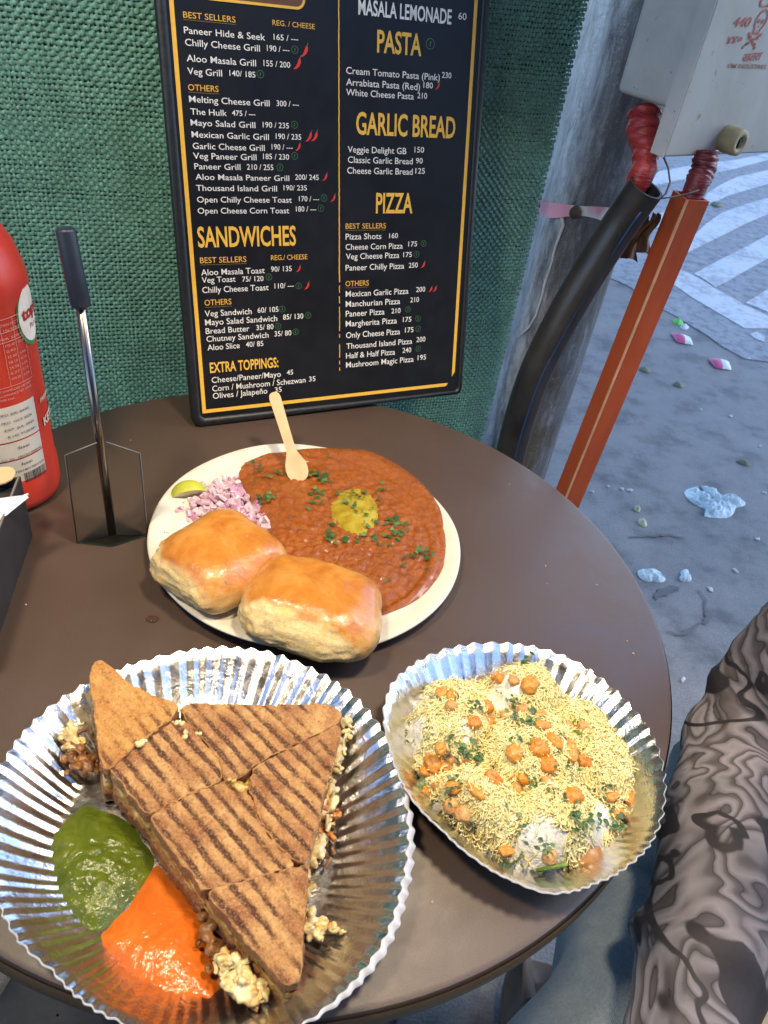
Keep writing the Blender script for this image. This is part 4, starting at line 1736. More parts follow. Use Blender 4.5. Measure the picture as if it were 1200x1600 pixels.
# wooden spoon stuck in the curry
w0 = P(470, 753, Zp + .0085)
ht_ = P(427, 613, T + .066)
wooden_spoon('wooden_spoon', w0, ht_, np.array([.1, -.75, .65]), 'flat wooden spoon standing in the red curry')

# bread buns
bnm = NT('bun_bread')
torn = bnm.attr('torn')
b1 = bnm.noise(40, 7, .62, .4)
b2_ = bnm.noise(360, 7, .72)
crust = bnm.ramp(b1, [(.28, (.34, .095, .010)), (.5, (.47, .175, .024)), (.72, (.56, .26, .055))])
fleck = bnm.ramp(bnm.noise(420, 3, .55), [(.70, (0, 0, 0)), (.76, (1, 1, 1))])
crust = bnm.mix(bnm.math('MULTIPLY', fleck, .5), crust, (.30, .09, .012))
patch_ = bnm.ramp(bnm.noise(22, 5, .62, .6), [(.46, (0, 0, 0)), (.62, (1, 1, 1))])
crust = bnm.mix(bnm.math('MULTIPLY', patch_, .40), crust, (.60, .33, .09))
crust = bnm.mix(bnm.attr('pale'), crust, bnm.ramp(b1, [(.3, (.56, .32, .10)), (.7, (.68, .48, .22))]))
crumbc = bnm.ramp(b2_, [(.3, (.58, .38, .13)), (.5, (.68, .50, .22)), (.7, (.74, .60, .33))])
oilp = bnm.ramp(bnm.noise(75, 5, .62), [(.5, (0, 0, 0)), (.64, (1, 1, 1))])
crumbc = bnm.mix(bnm.math('MULTIPLY', oilp, .65), crumbc, (.70, .42, .08))
bnm.set(color=bnm.mix(torn, crust, crumbc), rough=bnm.rng(torn, 0, .6, .27, .8), spec=.5, coat=bnm.rng(torn, 0, .5, .28, 0), coatr=.16)
bnm.bump(bnm.math('ADD', bnm.math('MULTIPLY', bnm.math('MULTIPLY', b2_, torn), 1.1), bnm.math('MULTIPLY', bnm.noise(140, 6, .6), .8)), .55, .0018)


def bun(c, yaw, a, bb, h, torn_dir, label, seed, tilt=(0, 0)):
    n1_, n2_ = 90, 64
    V_ = []
    T_ = []
    PL_ = []
    ca, sa = math.cos(yaw), math.sin(yaw)
    td = np.array(torn_dir)
    for j in range(n2_ + 1):
        ph = -math.pi / 2 + math.pi * j / n2_
        for i in range(n1_):
            t = 2 * math.pi * i / n1_
            e = .56
            cx = math.copysign(abs(math.cos(t))**e, math.cos(t))
            cy = math.copysign(abs(math.sin(t))**e, math.sin(t))
            cp = abs(math.cos(ph))**(.55 if ph < 0 else .72)
            sp_ = math.sin(ph)
            x, y = a * cx * cp, bb * cy * cp
            z = h * (.40 + .60 * sp_) if sp_ > 0 else h * (.40 + .40 * sp_)
            # how much this place belongs to a torn side
            w = max([max(0.0, min(1.0, ((x / a * q[0] + y / bb * q[1]) - .66 - .10 * nz((x, y, z + seed), 70, 3)) * 9)) * max(0, min(1, (.80 * q[2] - z / h + .06 * nz((x, y, seed), 80, 2)) * 9)) for q in td] + [0.0])
            if z < h * .14:
                w = max(w, min(1, (h * .16 - z) / h * 12))
            nn_ = Vector((x / a, y / bb, sp_)).normalized()
            dd = .0032 * nz((x, y, z + seed), 24, 2) + .0007 * nz((x, y, z + seed), 75, 3)
            dd += w * (.0020 * nz((x, y, z * 1.2 + seed), 110, 4) + .0006 * nz((x, y, z + seed), 330, 3) - .0008)
            x += nn_[0] * dd
            y += nn_[1] * dd
            z += nn_[2] * dd * (1 if sp_ > 0 else .2)
            z += tilt[0] * x + tilt[1] * y
            PL_.append(max(0.0, min(1.0, (.50 - nn_[2] + .25 * nz((x, y, z + seed), 45, 3)) / .45)) * .85)
            V_.append((c[0] + x * ca - y * sa, c[1] + x * sa + y * ca, max(c[2] + z, T + .0045)))
            T_.append(w)
    g = np.array(V_).reshape(n2_ + 1, n1_, 3)
    b = MB()
    b.grid(g, cv=True)
    o = b.build('bread_bun', bnm.m, origin=c, smooth=True, attr={'torn': T_, 'pale': PL_})
    return tag(o, label, 'bread bun')


bc1 = P(343, 893, T + .017)
bc1[2] = T + .010
bun(bc1, math.radians(58), .043, .041, .044, [(-1, .25, 1.0), (0.0, -1, .3)], 'left one of the two glossy buns, browned all over and beside the onions', 1.7, (.03, -.02))
bc2 = P(490, 968, T + .017)
bc2[2] = T + .011
bun(bc2, math.radians(-3), .049, .039, .043, [(-.25, -1, 1.22), (-1, .05, .7)], 'right one of the two buns, showing its pale torn side over the plate edge', 8.3, (-.05, .02))

BUNH = [(352, 911, .052), (364, 812, .050), (262, 834, .044), (428, 905, .040), (440, 912, .045), (488, 908, .050), (470, 890, .050), (520, 944, .046), (255, 880, .030)]

# ================================================================== FOIL PLATES
foil = NT('silver_foil')
fz = foil.noise(120, 5, .62, .8)
fz2 = foil.noise(800, 3, .6)
foil.set(color=(.90, .87, .82), metal=1.0, rough=foil.rng(fz, .3, .7, .15, .28))
foil.bump(foil.math('ADD', fz, foil.math('MULTIPLY', fz2, .22)), .28, .0016)
pwhite = simple('paper_backing', (.62, .61, .60), .7, .08, 60)


def foil_plate(name, c, rim, z_rim, base, pleats, label, twist, seed, lip=None):
    nth = pleats * 10
    th = np.linspace(-np.pi, np.pi, nth + 1)[:-1]
    R_ = closed_radius(c, rim, th)
    rs = random.Random(seed)
    pj = np.interp(th, np.linspace(-np.pi, np.pi, pleats + 1), [rs.uniform(.75, 1.3) for _ in range(pleats + 1)])
    pw_ = np.cumsum(pj)
    pw_ = (pw_ - pw_[0]) / (pw_[-1] - pw_[0] + pj[0]) * 2 * np.pi * pleats
    ampj = np.interp(th, np.linspace(-np.pi, np.pi, pleats * 2 + 1), [rs.uniform(.65, 1.25) for _ in range(pleats * 2 + 1)])
    rows = []
    prof = np.concatenate([[.004], np.linspace(.12, base, 8), np.linspace(base, 1, 30)[1:]])
    for t in prof:
        w = 0 if t <= base else (t - base) / (1 - base)
        z = z_rim * (1.0 * w**1.25)
        if w > .88:
            z -= (w - .88) * .012
        am = min(1, w / .18) * (.50 + .32 * w)
        wave = np.sin(pw_ + twist * w)
        tri = np.arcsin(np.clip(wave * .985, -1, 1)) / (np.pi / 2)
        zz = z + .0012 * am * tri * ampj
        rr_ = R_ * t + (.0008 * am * w * np.sin(pw_ + twist * w) * ampj if w else 0)
        tt = th + .012 * am * np.sin(pw_ * .5 + 1) * 0
        rows.append(np.stack([c[0] + rr_ * np.cos(tt), c[1] + rr_ * np.sin(tt), T + .0022 + zz], 1))
    top = np.array(rows)
    root = thing(name, (c[0], c[1], T), label, 'plate')
    b = MB()
    b.grid(top, cv=True)
    b.build('foil_lining', foil.m, root, smooth=True)
    # outer paper: a little below the foil, with a thin lip that shows as the white edge
    nrm_out = np.stack([np.cos(th), np.sin(th), 0 * th], 1)
    edge_w = np.full(nth, .0007)
    if lip:
        aa_, wd_, sp_ = lip
        da = np.abs(np.mod(th - aa_ + np.pi, 2 * np.pi) - np.pi)
        edge_w = edge_w + wd_ * np.clip(1 - (da / sp_)**2, 0, 1)
    e0 = top[-1] + np.array([0, 0, .0001])
    e1_ = e0 + nrm_out * edge_w[:, None] + np.array([0, 0, -1.0]) * (edge_w * .8)[:, None]
    under = [e0, e1_, e1_ + np.array([0, 0, -.0006])]
    for k in range(len(prof) - 1, -1, -3):
        under.append(top[k] - np.array([0, 0, .0012]) - nrm_out * (.0002))
    b = MB()
    b.grid(np.array(under), cv=True)
    b.build('paper_backing', pwhite, root, smooth=True)
    return root


ZR = T + .028
FR = PP([(0, 1198), (33, 1146), (93, 1091), (170, 1050), (247, 1025), (330, 1010), (412, 1015), (484, 1041), (550, 1082), (600, 1143), (627, 1220), (638, 1302), (628, 1380), (600, 1467), (550, 1534), (484, 1591), (420, 1622), (340, 1634), (260, 1622), (190, 1594), (120, 1553), (83, 1513), (25, 1460), (-4, 1400), (-16, 1330), (-14, 1260)], ZR)
FC = np.mean([FR[4], FR[12], FR[18], FR[24], FR[8], FR[21]], axis=0)
foil_plate('foil_plate', FC, FR, .0258, .66, 80, 'large crinkled silver foil plate holding the grilled sandwich and two sauces', 1.4, 4, (math.radians(-5), .0035, .75))
ZR2 = T + .030
CRm = PP([(601, 1105), (613, 1067), (647, 1036), (705, 1011), (774, 1003), (835, 1009), (893, 1028), (946, 1063), (996, 1113), (1027, 1162), (1039, 1216), (1036, 1266), (1020, 1310), (985, 1347), (935, 1375), (858, 1393), (805, 1374), (743, 1338), (693, 1294), (668, 1272), (640, 1238), (613, 1174)], ZR2)
CC = np.mean(CRm, axis=0)
CC[:2] = P(826, 1208, ZR2)[:2]
foil_plate('foil_plate', CC, CRm, .0280, .60, 62, 'smaller crinkled silver foil plate heaped with yellow sev chaat', 1.2, 9)

# ---- two sauces
ZF = T + .0030


def sauce_mat(name, c0, c1, c2, sc):
    m = NT(name)
    a = m.noise(sc, 4, .55, 1.2)
    f = m.noise(sc * 6, 3, .6)
    col = m.ramp(a, [(.3, c0), (.55, c1), (.75, c2)])
    m.set(color=col, rough=.22, spec=.42, sss=.1, sssr=(.01, .006, .002), ssss=.15)
    m.bump(m.math('ADD', a, m.math('MULTIPLY', f, .20)), .60, .0034)
    return m.m


gs = PP([(55, 1330), (62, 1300), (85, 1278), (108, 1265), (128, 1247), (160, 1258), (195, 1272), (222, 1305), (242, 1335), (225, 1372), (195, 1408), (160, 1445), (137, 1458), (110, 1435), (84, 1408), (66, 1375)], ZF + .006)
gc = P(150, 1350, ZF + .006)
b = MB()
b.grid(blob(gc, gs, ZF - .001, .0080, 2.2, 60, 160, lambda x, y, t: .0013 * nz((x * 1.0, y * 1.7, 0), 60, 3) + .0005 * nz((x, y, 2), 190, 2)), cv=True)
tag(b.build('green_chutney', sauce_mat('green_chutney', (.060, .090, .006), (.095, .125, .010), (.13, .16, .02), 60), origin=(gc[0], gc[1], ZF), smooth=True), 'pool of dark green chutney on the large foil plate', 'sauce')
os_ = PP([(138, 1460), (165, 1442), (200, 1408), (222, 1372), (245, 1338), (262, 1362), (290, 1392), (318, 1425), (322, 1470), (340, 1510), (352, 1550), (358, 1582), (330, 1592), (285, 1588), (240, 1574), (195, 1545), (160, 1505), (145, 1480)], ZF + .006)
oc_ = P(252, 1478, ZF + .006)
b = MB()
b.grid(blob(oc_, os_, ZF - .001, .0078, 2.2, 60, 160, lambda x, y, t: .0010 * nz((x * 1.2, y * .9, 5), 42, 3) + .0003 * nz((x, y, 2), 220, 2)), cv=True)
tag(b.build('orange_sauce', sauce_mat('orange_sauce', (.52, .105, .010), (.60, .140, .016), (.68, .19, .03), 42), origin=(oc_[0], oc_[1], ZF), smooth=True), 'pool of bright orange sauce on the large foil plate', 'sauce')

# ---- grilled sandwich pieces
ZT = T + .035
gd0 = P(300, 1330, ZT)
gd1 = P(440, 1500, ZT)
GD = (gd1 - gd0)[:2]
GD /= np.linalg.norm(GD)
GN = np.array([-GD[1], GD[0]])
GP = .0081                          # distance between grill ribs


def toast_mat(name, base0, base1, mark, kmark, patch=(.25, .080, .025)):
    m = NT(name)
    mk = m.attr('mark')
    a = m.noise(110, 8, .70, .3)
    f = m.noise(900, 5, .75)
    pat = m.noise(46, 7, .68, .5)
    base = m.ramp(a, [(.25, base0), (.75, base1)])
    base = m.mix(m.ramp(pat, [(.42, (0, 0, 0)), (.62, (.85, .85, .85))]), base, patch)
    brk = m.math('ADD', m.math('MULTIPLY', m.noise(1500, 4, .75), .9), m.math('MULTIPLY', m.noise(260, 5, .7), 1.1))
    dk = m.math('MULTIPLY', m.rng(m.math('ADD', mk, m.math('MULTIPLY', m.math('SUBTRACT', brk, 1.0), 0.95)), .16, .62, 0, 1), m.rng(a, .25, .6, kmark * .7, kmark), True)
    base = m.mix(dk, base, mark)
    base = m.mix(m.math('MULTIPLY', m.ramp(f, [(.50, (0, 0, 0)), (.66, (1, 1, 1))]), .48), base, (.76, .48, .20))
    base = m.mix(m.math('MULTIPLY', m.ramp(m.noise(520, 5, .75), [(.54, (0, 0, 0)), (.66, (1, 1, 1))]), .65), base, (.12, .034, .012))
    m.set(color=base, rough=m.rng(pat, .35, .65, .62, .36), spec=.4)
    m.bump(m.math('ADD', m.math('MULTIPLY', f, .8), a), .8, .0016)
    return m.m


M_TOAST = toast_mat('grilled_toast', (.36, .150, .045), (.66, .40, .15), (.065, .017, .009), 1.0)
M_TOAST0 = toast_mat('golden_toast', (.46, .20, .045), (.64, .37, .10), (.12, .035, .012), .9, (.42, .17, .035))
M_CRUST = toast_mat('toast_side', (.24, .095, .030), (.40, .18, .065), (.10, .03, .012), .6)
fl = NT('sandwich_filling')
fa = fl.noise(210, 6, .68, .5)
fl.set(color=fl.ramp(fa, [(.25, (.20, .07, .015)), (.45, (.52, .26, .05)), (.62, (.70, .50, .17)), (.8, (.75, .65, .38))]), rough=.38, sss=.1, sssr=(.01, .006, .002), ssss=.2)
fl.bump(fl.noise(520, 5), .8, .002)


def y_few(x, y):
    q = P(200, 1125, T + .046)
    w = P(262, 1190, T + .046) - q
    w = w[:2] / np.linalg.norm(w[:2])
    return (x - q[0]) * w[0] + (y - q[1]) * w[1] + .004


def slab(poly, z0, z1, rnd, seed, tilt=None, marks=True, few=False):
    """bread slice: outline polygon in xy (world), rounded top edge, pressed ribs"""
    poly = np.array([p[:2] for p in poly])
    c = poly.mean(0)
    nth = 300
    th = np.linspace(-np.pi, np.pi, nth + 1)[:-1]
    R_ = poly_radius(c, poly, th)
    k = np.hanning(15)[1:-1]
    k /= k.sum()
    R_ = np.convolve(np.concatenate([R_[-6:], R_, R_[:6]]), k, 'valid')
    R_ = R_ + np.array([.0014 * nz((c[0] + math.cos(t) * r, c[1] + math.sin(t) * r, seed), 150, 4) for t, r in zip(th, R_)])
    rows = []
    for z in np.linspace(z0, z1 - rnd, 5):
        rows.append((R_ + .0004 * np.sin(th * 31 + z * 900), np.full(nth, z), 0))
    for q in np.linspace(0, 1, 5)[1:]:
        a = q * np.pi / 2
        rows.append((R_ - rnd * (1 - np.cos(a)), np.full(nth, z1 - rnd + rnd * np.sin(a)), q))
    rin = R_ - rnd
    for t in np.linspace(1, .01, 76)[1:]:
        rows.append((rin * t, np.full(nth, z1), 1))
    g, mk = [], []
    for i, (r, z, q) in enumerate(rows):
        x, y = c[0] + r * np.cos(th), c[1] + r * np.sin(th)
        zz = z.copy()
        s = (x - gd0[0]) * GN[0] + (y - gd0[1]) * GN[1]
        wv = np.array([.0009 * nz((x_, y_, seed), 40, 2) + .0006 * nz((x_, y_, seed), 300, 2) for x_, y_ in zip(x, y)])
        phs = np.mod((s + wv) / GP, 1.0)
        m_ = np.clip(1.15 - np.abs(phs - .5) / .26, 0, 1)
        if marks and q > .6:
            strength = np.array([.80 + .75 * nz((x_, y_, 9 + seed), 38, 3) for x_, y_ in zip(x, y)])
            mm_ = np.clip(m_ * np.clip(strength, .15, 1.1), 0, 1)
            pc_ = P(520, 1112, T + .041)
            mm_ = mm_ * np.clip((np.hypot(x - pc_[0], y - pc_[1]) - .012) / .006, 0, 1)
            if few:
                mm_ = mm_ * np.clip((y_few(x, y) - .0) / .012, 0, 1)
            zz = zz - .0011 * m_ + np.array([.0016 * nz((x_, y_, seed), 32, 2) + .0007 * nz((x_, y_, seed), 260, 3) for x_, y_ in zip(x, y)])
        else:
            mm_ = m_ * 0 + (.15 if q > 0 else .30)
        g.append(np.stack([x, y, zz], 1))
        mk.append(mm_)
    g = np.array(g)
    if tilt is not None:
        o_, nx, ny = tilt
        g[..., 2] += (g[..., 0] - o_[0]) * nx + (g[..., 1] - o_[1]) * ny
    return g, np.array(mk)


def shreds(b, pts, n, r, spread, lmax, seed, flat=.6):
    rs = np.random.default_rng(seed)
    pts = np.asarray(pts)
    k = 6
    s_ = rs.uniform(0, len(pts) - 1, n)
    base = np.stack([np.interp(s_, range(len(pts)), pts[:, i]) for i in range(3)], 1) + rs.normal(0, 1, (n, 3)) * spread * np.array([1, 1, flat])
    d = rs.normal(0, 1, (n, 3)) * np.array([1, 1, .5])
    d /= np.linalg.norm(d, axis=1)[:, None]
    d2 = rs.normal(0, .8, (n, 3))
    L = rs.uniform(.35, 1, n) * lmax
    t = np.linspace(-.5, .5, k)
    path = base[:, None, :] + d[:, None, :] * (t[None, :, None] * L[:, None, None]) + d2[:, None, :] * ((t**2)[None, :, None] * L[:, None, None] * .7)
    path[..., 2] = np.maximum(path[..., 2], T + .004)
    v, q = tubes_np(path, rs.uniform(.6, 1.3, n) * r, 5)
    b.add(v, q.tolist())


def lumps(b, pts, n, r, spread, seed):
    """melted mass: many balls fused into one surface"""
    rs = random.Random(seed)
    pts = np.asarray(pts)
    mb = bpy.data.metaballs.new('mass')
    KS = 1000.0
    c0 = pts.mean(0)
    mb.resolution = mb.render_resolution = max(.7, r * KS * .24)
    mb.threshold = .45
    o = bpy.data.objects.new('mass%d' % seed, mb)
    COL.objects.link(o)
    for _ in range(int(n * 1.6)):
        u_ = rs.uniform(0, len(pts) - 1)
        c = np.array([np.interp(u_, range(len(pts)), pts[:, i]) for i in range(3)]) + np.array([rs.gauss(0, spread), rs.gauss(0, spread), rs.gauss(0, spread * .5)])
        el = mb.elements.new()
        el.type = 'ELLIPSOID'
        c[2] = max(c[2], T + .005)
        el.co = tuple((c - c0) * KS)
        el.radius = r * KS * rs.uniform(.9, 1.9)
        el.size_x, el.size_y, el.size_z = rs.uniform(.5, 1), rs.uniform(.4, .8), rs.uniform(.4, .7)
        el.rotation = Vector((rs.gauss(0, 1), rs.gauss(0, 1), rs.gauss(0, 1))).to_track_quat('X', 'Z')
    dg = bpy.context.evaluated_depsgraph_get()
    me = bpy.data.meshes.new_from_object(o.evaluated_get(dg))
    v = np.array([x.co[:] for x in me.vertices]).reshape(-1, 3) / KS + c0
    f = [tuple(p.vertices) for p in me.polygons]
    bpy.data.objects.remove(o)
    bpy.data.metaballs.remove(mb)
    if len(v):
        no = np.array([x.normal[:] for x in me.vertices])
        v = v + no * np.array([[.0007 * nz(p, 300, 3) + .0004 * nz(p, 900, 2)] for p in v])
        b.add(v, f)
    else:
        print('EMPTY MASS', seed)
    bpy.data.meshes.remove(me)


def sandwich(poly_px, label, seed, zt=.035, tilt=None, fill_pts=None, mats=None, bread_t=.0108, out=0):
    zt_ = T + zt
    pts = PP(poly_px, zt_)
    c = np.mean(pts, axis=0)
    pts = [c + (p - c) * 1.032 for p in pts]
    root = thing('sandwich_piece', (c[0], c[1], T + .004), label, 'sandwich')
    m0 = mats or M_TOAST
    g, mk = slab(pts, zt_ - bread_t, zt_, .0017, seed, tilt, True, mats is not None)
    b = MB()
    b.grid(g[:6], cv=True, mi=1)
    b.grid(g[5:], cv=True, mi=0)
    mkf = np.concatenate([mk[:6].ravel(), mk[5:].ravel()])
    b.build('top_slice', [m0, M_CRUST], root, smooth=True, attr={'mark': mkf}, fix=False)
    # lower slice, slightly shifted
    sh = np.array([.0012 * math.sin(seed * 3), -.0015 + .001 * math.cos(seed * 5), 0])
    pts2 = [p + sh + (p - c) * .012 for p in pts]
    g, mk = slab(pts2, T + .0050, T + .0050 + bread_t, .002, seed + 3, None, False)
    if tilt is not None:
        g[..., 2] += np.maximum(0, (g[..., 0] - tilt[0][0]) * tilt[1] * .6 + (g[..., 1] - tilt[0][1]) * tilt[2] * .6)
    b = MB()
    b.grid(g, cv=True)
    b.build('bottom_slice', M_CRUST, root, smooth=True, attr={'mark': mk.ravel()}, fix=False)
    z0_, z1_ = T + .0150, zt_ - bread_t + .0015
    b = MB()
    nth = 120
    th = np.linspace(-np.pi, np.pi, nth + 1)[:-1]
    R_ = poly_radius(c, np.array(pts), th)
    gg = []
    for z in np.linspace(z0_, z1_, 7):
        row = []
        for t, r in zip(th, R_):
            q = .0018 * nz((c[0] + r * math.cos(t), c[1] + r * math.sin(t), z * 1.3 + seed), 150, 3) + .0003
            zz = z
            if tilt is not None:
                zz += (c[0] + r * math.cos(t) - tilt[0][0]) * tilt[1] * .9 + (c[1] + r * math.sin(t) - tilt[0][1]) * tilt[2] * .9
            row.append((c[0] + (r - .001 + q) * math.cos(t), c[1] + (r - .001 + q) * math.sin(t), zz))
        gg.append(row)
    b.grid(gg, cv=True)
    b.build('filling', fl.m, root, smooth=True)
    return root


cheese = NT('pale_cheese')
cheese.set(color=cheese.ramp(cheese.noise(170, 6, .65, .4), [(.32, (.40, .20, .05)), (.42, (.60, .42, .16)), (.54, (.68, .56, .29)), (.72, (.74, .67, .45))]), rough=.35, sss=.3, sssr=(.01, .008, .004), ssss=.2)
spicy = simple('spicy_veg', (.50, .17, .03), .35, .4, 120)
browned = simple('browned_veg', (.20, .085, .025), .4, .4, 150)

P1 = [(167, 1192), (184, 1180), (200, 1170), (221, 1143), (250, 1131), (291, 1128), (312, 1151), (342, 1190), (347, 1216), (270, 1250), (231, 1271), (200, 1232)]
P2 = [(282, 1098), (350, 1100), (425, 1101), (505, 1100), (525, 1104), (535, 1119), (520, 1132), (490, 1147), (400, 1191), (378, 1214), (350, 1217), (346, 1189), (316, 1150), (296, 1127)]
P3 = [(537, 1125), (524, 1172), (512, 1220), (495, 1292), (482, 1342), (472, 1346), (448, 1336), (421, 1302), (402, 1264), (388, 1222), (402, 1195), (492, 1151), (522, 1136)]
P4 = [(234, 1275), (272, 1254), (348, 1221), (380, 1222), (398, 1265), (418, 1304), (445, 1339), (470, 1349), (420, 1362), (365, 1377), (320, 1388), (278, 1336)]
P5 = [(322, 1391), (366, 1380), (422, 1365), (472, 1352), (481, 1346), (478, 1400), (473, 1455), (469, 1515), (462, 1534), (446, 1536), (425, 1515), (385, 1470), (350, 1426)]
P0 = [(142, 1062), (148, 1049), (157, 1045), (175, 1052), (207, 1076), (245, 1090), (279, 1099), (262, 1122), (235, 1138), (200, 1168), (170, 1190), (158, 1192), (150, 1130)]
s5 = sandwich(P5, 'grilled sandwich tip, nearest to the camera beside the orange sauce, cheese spilling from it', 5)
s4 = sandwich(P4, 'grilled sandwich piece in the middle, beside the green chutney', 4)
s3 = sandwich(P3, 'grilled sandwich piece on the right side of the heap, orange filling hanging out', 3)
s2 = sandwich(P2, 'grilled sandwich piece with one unmarked pale corner, at the top right of the heap', 2)
s1 = sandwich(P1, 'grilled sandwich piece at the upper left, between the toast corner and the chutney', 1)
o0 = P(215, 1120, T + .040)
s0_ = sandwich(P0, 'golden toast corner at the far left of the sandwich heap', 6, .041, (o0, -.10, .16), None, M_TOAST0, .010)


def spill(root, name, mat, fn):
    b = MB()
    fn(b)
    return b.build(name, mat, root, smooth=True)


e3 = [P(540, 1130, T + .022), P(527, 1180, T + .020), P(516, 1230, T + .018), P(505, 1270, T + .018), P(496, 1310, T + .016), P(490, 1340, T + .016)]
spill(s3, 'spilled_cheese', cheese.m, lambda b: (lumps(b, e3, 60, .0034, .0022, 1), shreds(b, e3, 14, .0012, .0026, .009, 2)))
spill(s3, 'spilled_filling', spicy, lambda b: (lumps(b, [p + np.array([.004, -.001, -.004]) for p in e3[2:]], 16, .0028, .0026, 3), shreds(b, e3[1:], 18, .0013, .003, .009, 5)))
spill(s3, 'browned_filling', browned, lambda b: (lumps(b, [p + np.array([.001, 0, -.003]) for p in e3[3:]], 12, .0030, .0022, 7), shreds(b, [p + np.array([.004, 0, -.006]) for p in e3[3:]], 8, .0013, .003, .008, 8)))
# crumbs thrown on the rim right of the sandwich
e5r = [P(484, 1380, T + .016), P(480, 1430, T + .015), P(492, 1465, T + .014), P(512, 1445, T + .014), P(522, 1460, T + .012)]
e5b = [P(322, 1425, T + .012), P(328, 1470, T + .012), P(345, 1500, T + .013), P(365, 1530, T + .013), P(385, 1550, T + .012), P(410, 1562, T + .010)]
spill(s5, 'spilled_cheese', cheese.m, lambda b: (lumps(b, [p + Zu * .006 for p in e5b[2:]], 46, .0036, .0028, 11), shreds(b, [p + Zu * .006 for p in e5b[2:]], 16, .0015, .0026, .009, 12), lumps(b, e5r, 14, .0036, .0026, 15), shreds(b, e5r, 8, .0014, .002, .008, 16)))
spill(s5, 'browned_filling', browned, lambda b: (lumps(b, e5b[:4], 30, .0036, .0024, 13), shreds(b, e5b, 12, .0013, .003, .009, 17)))
e0 = [P(112, 1140, T + .022), P(112, 1165, T + .020), P(122, 1190, T + .018), P(140, 1200, T + .016)]
spill(s0_, 'spilled_cheese', cheese.m, lambda b: (lumps(b, e0[:2], 14, .0045, .0024, 21), shreds(b, e0[:3], 14, .0015, .0026, .009, 22)))
spill(s0_, 'browned_filling', browned, lambda b: (lumps(b, e0[1:], 24, .0036, .0032, 23), shreds(b, e0, 10, .0013, .003, .009, 24)))
e1p = [P(250, 1138, T + .0345), P(280, 1127, T + .0345), P(305, 1148, T + .0335)]
spill(s1, 'spilled_cheese', cheese.m, lambda b: (lumps(b, e1p, 10, .0024, .0018, 31), lumps(b, [P(212, 1165, T + .037), P(222, 1160, T + .037)], 6, .0024, .001, 32)))
mid = [P(345, 1222, T + .037), P(380, 1218, T + .038), P(405, 1200, T + .037), P(440, 1175, T + .036), P(480, 1153, T + .036)]
spill(s2, 'cut_filling', simple('green_yellow_filling', (.36, .25, .035), .35, .45, 160), lambda b: (lumps(b, [p - Zu * .0085 for p in mid], 44, .0026, .0010, 33),))
cut4 = [P(390, 1230, T + .038), P(404, 1265, T + .038), P(422, 1302, T + .038), P(446, 1337, T + .038)]
spill(s4, 'cut_filling', simple('golden_filling', (.50, .30, .08), .4, .4, 160), lambda b: (lumps(b, [p - Zu * .0080 for p in cut4], 30, .0020, .0010, 34), lumps(b, [P(365, 1222, T + .0345), P(385, 1226, T + .0345)], 7, .0026, .0016, 35)))

# ================================================================== CHAAT
ZC = T + .0035
heap_px = [(630, 1120), (648, 1066), (690, 1040), (745, 1042), (765, 1030), (800, 1022), (845, 1024), (872, 1040), (905, 1075), (950, 1100), (980, 1140), (1000, 1185), (1005, 1215), (1000, 1255), (985, 1290), (955, 1320), (915, 1345), (880, 1352), (830, 1352), (785, 1335), (738, 1302), (700, 1265), (668, 1228), (640, 1175)]
heap_w = PP(heap_px, T + .016)
HC = P(815, 1195, T + .02)
PURI = [(700, 1108, .031, .034), (826, 1066, .027, .028), (838, 1165, .030, .036), (742, 1262, .032, .034), (880, 1282, .031, .033), (945, 1170, .022, .032), (655, 1190, .014, .020), (925, 1110, .016, .026)]
puri_w = []
for px, py, h_, r_ in PURI:
    p = P(px, py, T + .030)
    puri_w.append((p[0], p[1], h_ * 1.0 + .001, r_ * .90))
_thh = np.linspace(-np.pi, np.pi, 361)[:-1]
_hr = closed_radius(HC, heap_w, _thh)


def heap_t(x, y):
    dx, dy = x - HC[0], y - HC[1]
    a = np.arctan2(dy, dx)
    return np.hypot(dx, dy) / np.interp(a, _thh, _hr)


def heap_h(x, y):
    t = np.clip(heap_t(x, y), 0, 1)
    h = .014 * (1 - t**3.0) + .003
    for px, py, hh_, rr_ in puri_w:
        d = np.clip(np.hypot(x - px, y - py) / rr_, 0, 1)
        h = np.maximum(h, np.clip(1 - t**7, 0, 1) * (.006 + hh_ * np.clip(1 - d**2.6, 0, 1)**.6))
    return h


ym_ = NT('chaat_base')
yg = ym_.attr('yog')
ymix = ym_.noise(260, 5, .65)
ym_.set(color=ym_.mix(yg, ym_.ramp(ymix, [(.3, (.66, .50, .17)), (.7, (.80, .66, .30))]), ym_.ramp(ymix, [(.3, (.80, .77, .67)), (.7, (.88, .87, .80))])), rough=ym_.rng(yg, 0, 1, .6, .28), sss=.15, sssr=(.01, .008, .004), ssss=.2)
ym_.bump(ym_.noise(230, 4), .6, .003)
YOG = [(860, 1235, .008), (905, 1085, .007), (634, 1128, .016), (650, 1085, .012), (640, 1160, .013), (786, 1078, .014), (800, 1046, .009), (690, 1290, .010), (722, 1312, .012), (765, 1322, .012), (840, 1318, .016), (872, 1322, .010), (946, 1262, .014), (936, 1295, .012), (725, 1150, .008), (690, 1235, .007), (815, 1120, .006)]
yw = [(P(x, y, T + .028), r) for x, y, r in YOG]


def yog(x, y):
    v = 0
    for p, r in yw:
        v = max(v, 1 - ((x - p[0])**2 + (y - p[1])**2) / r**2 + .35 * nz((x, y, 0), 130, 2))
    return min(1, max(0, v * 2.2))


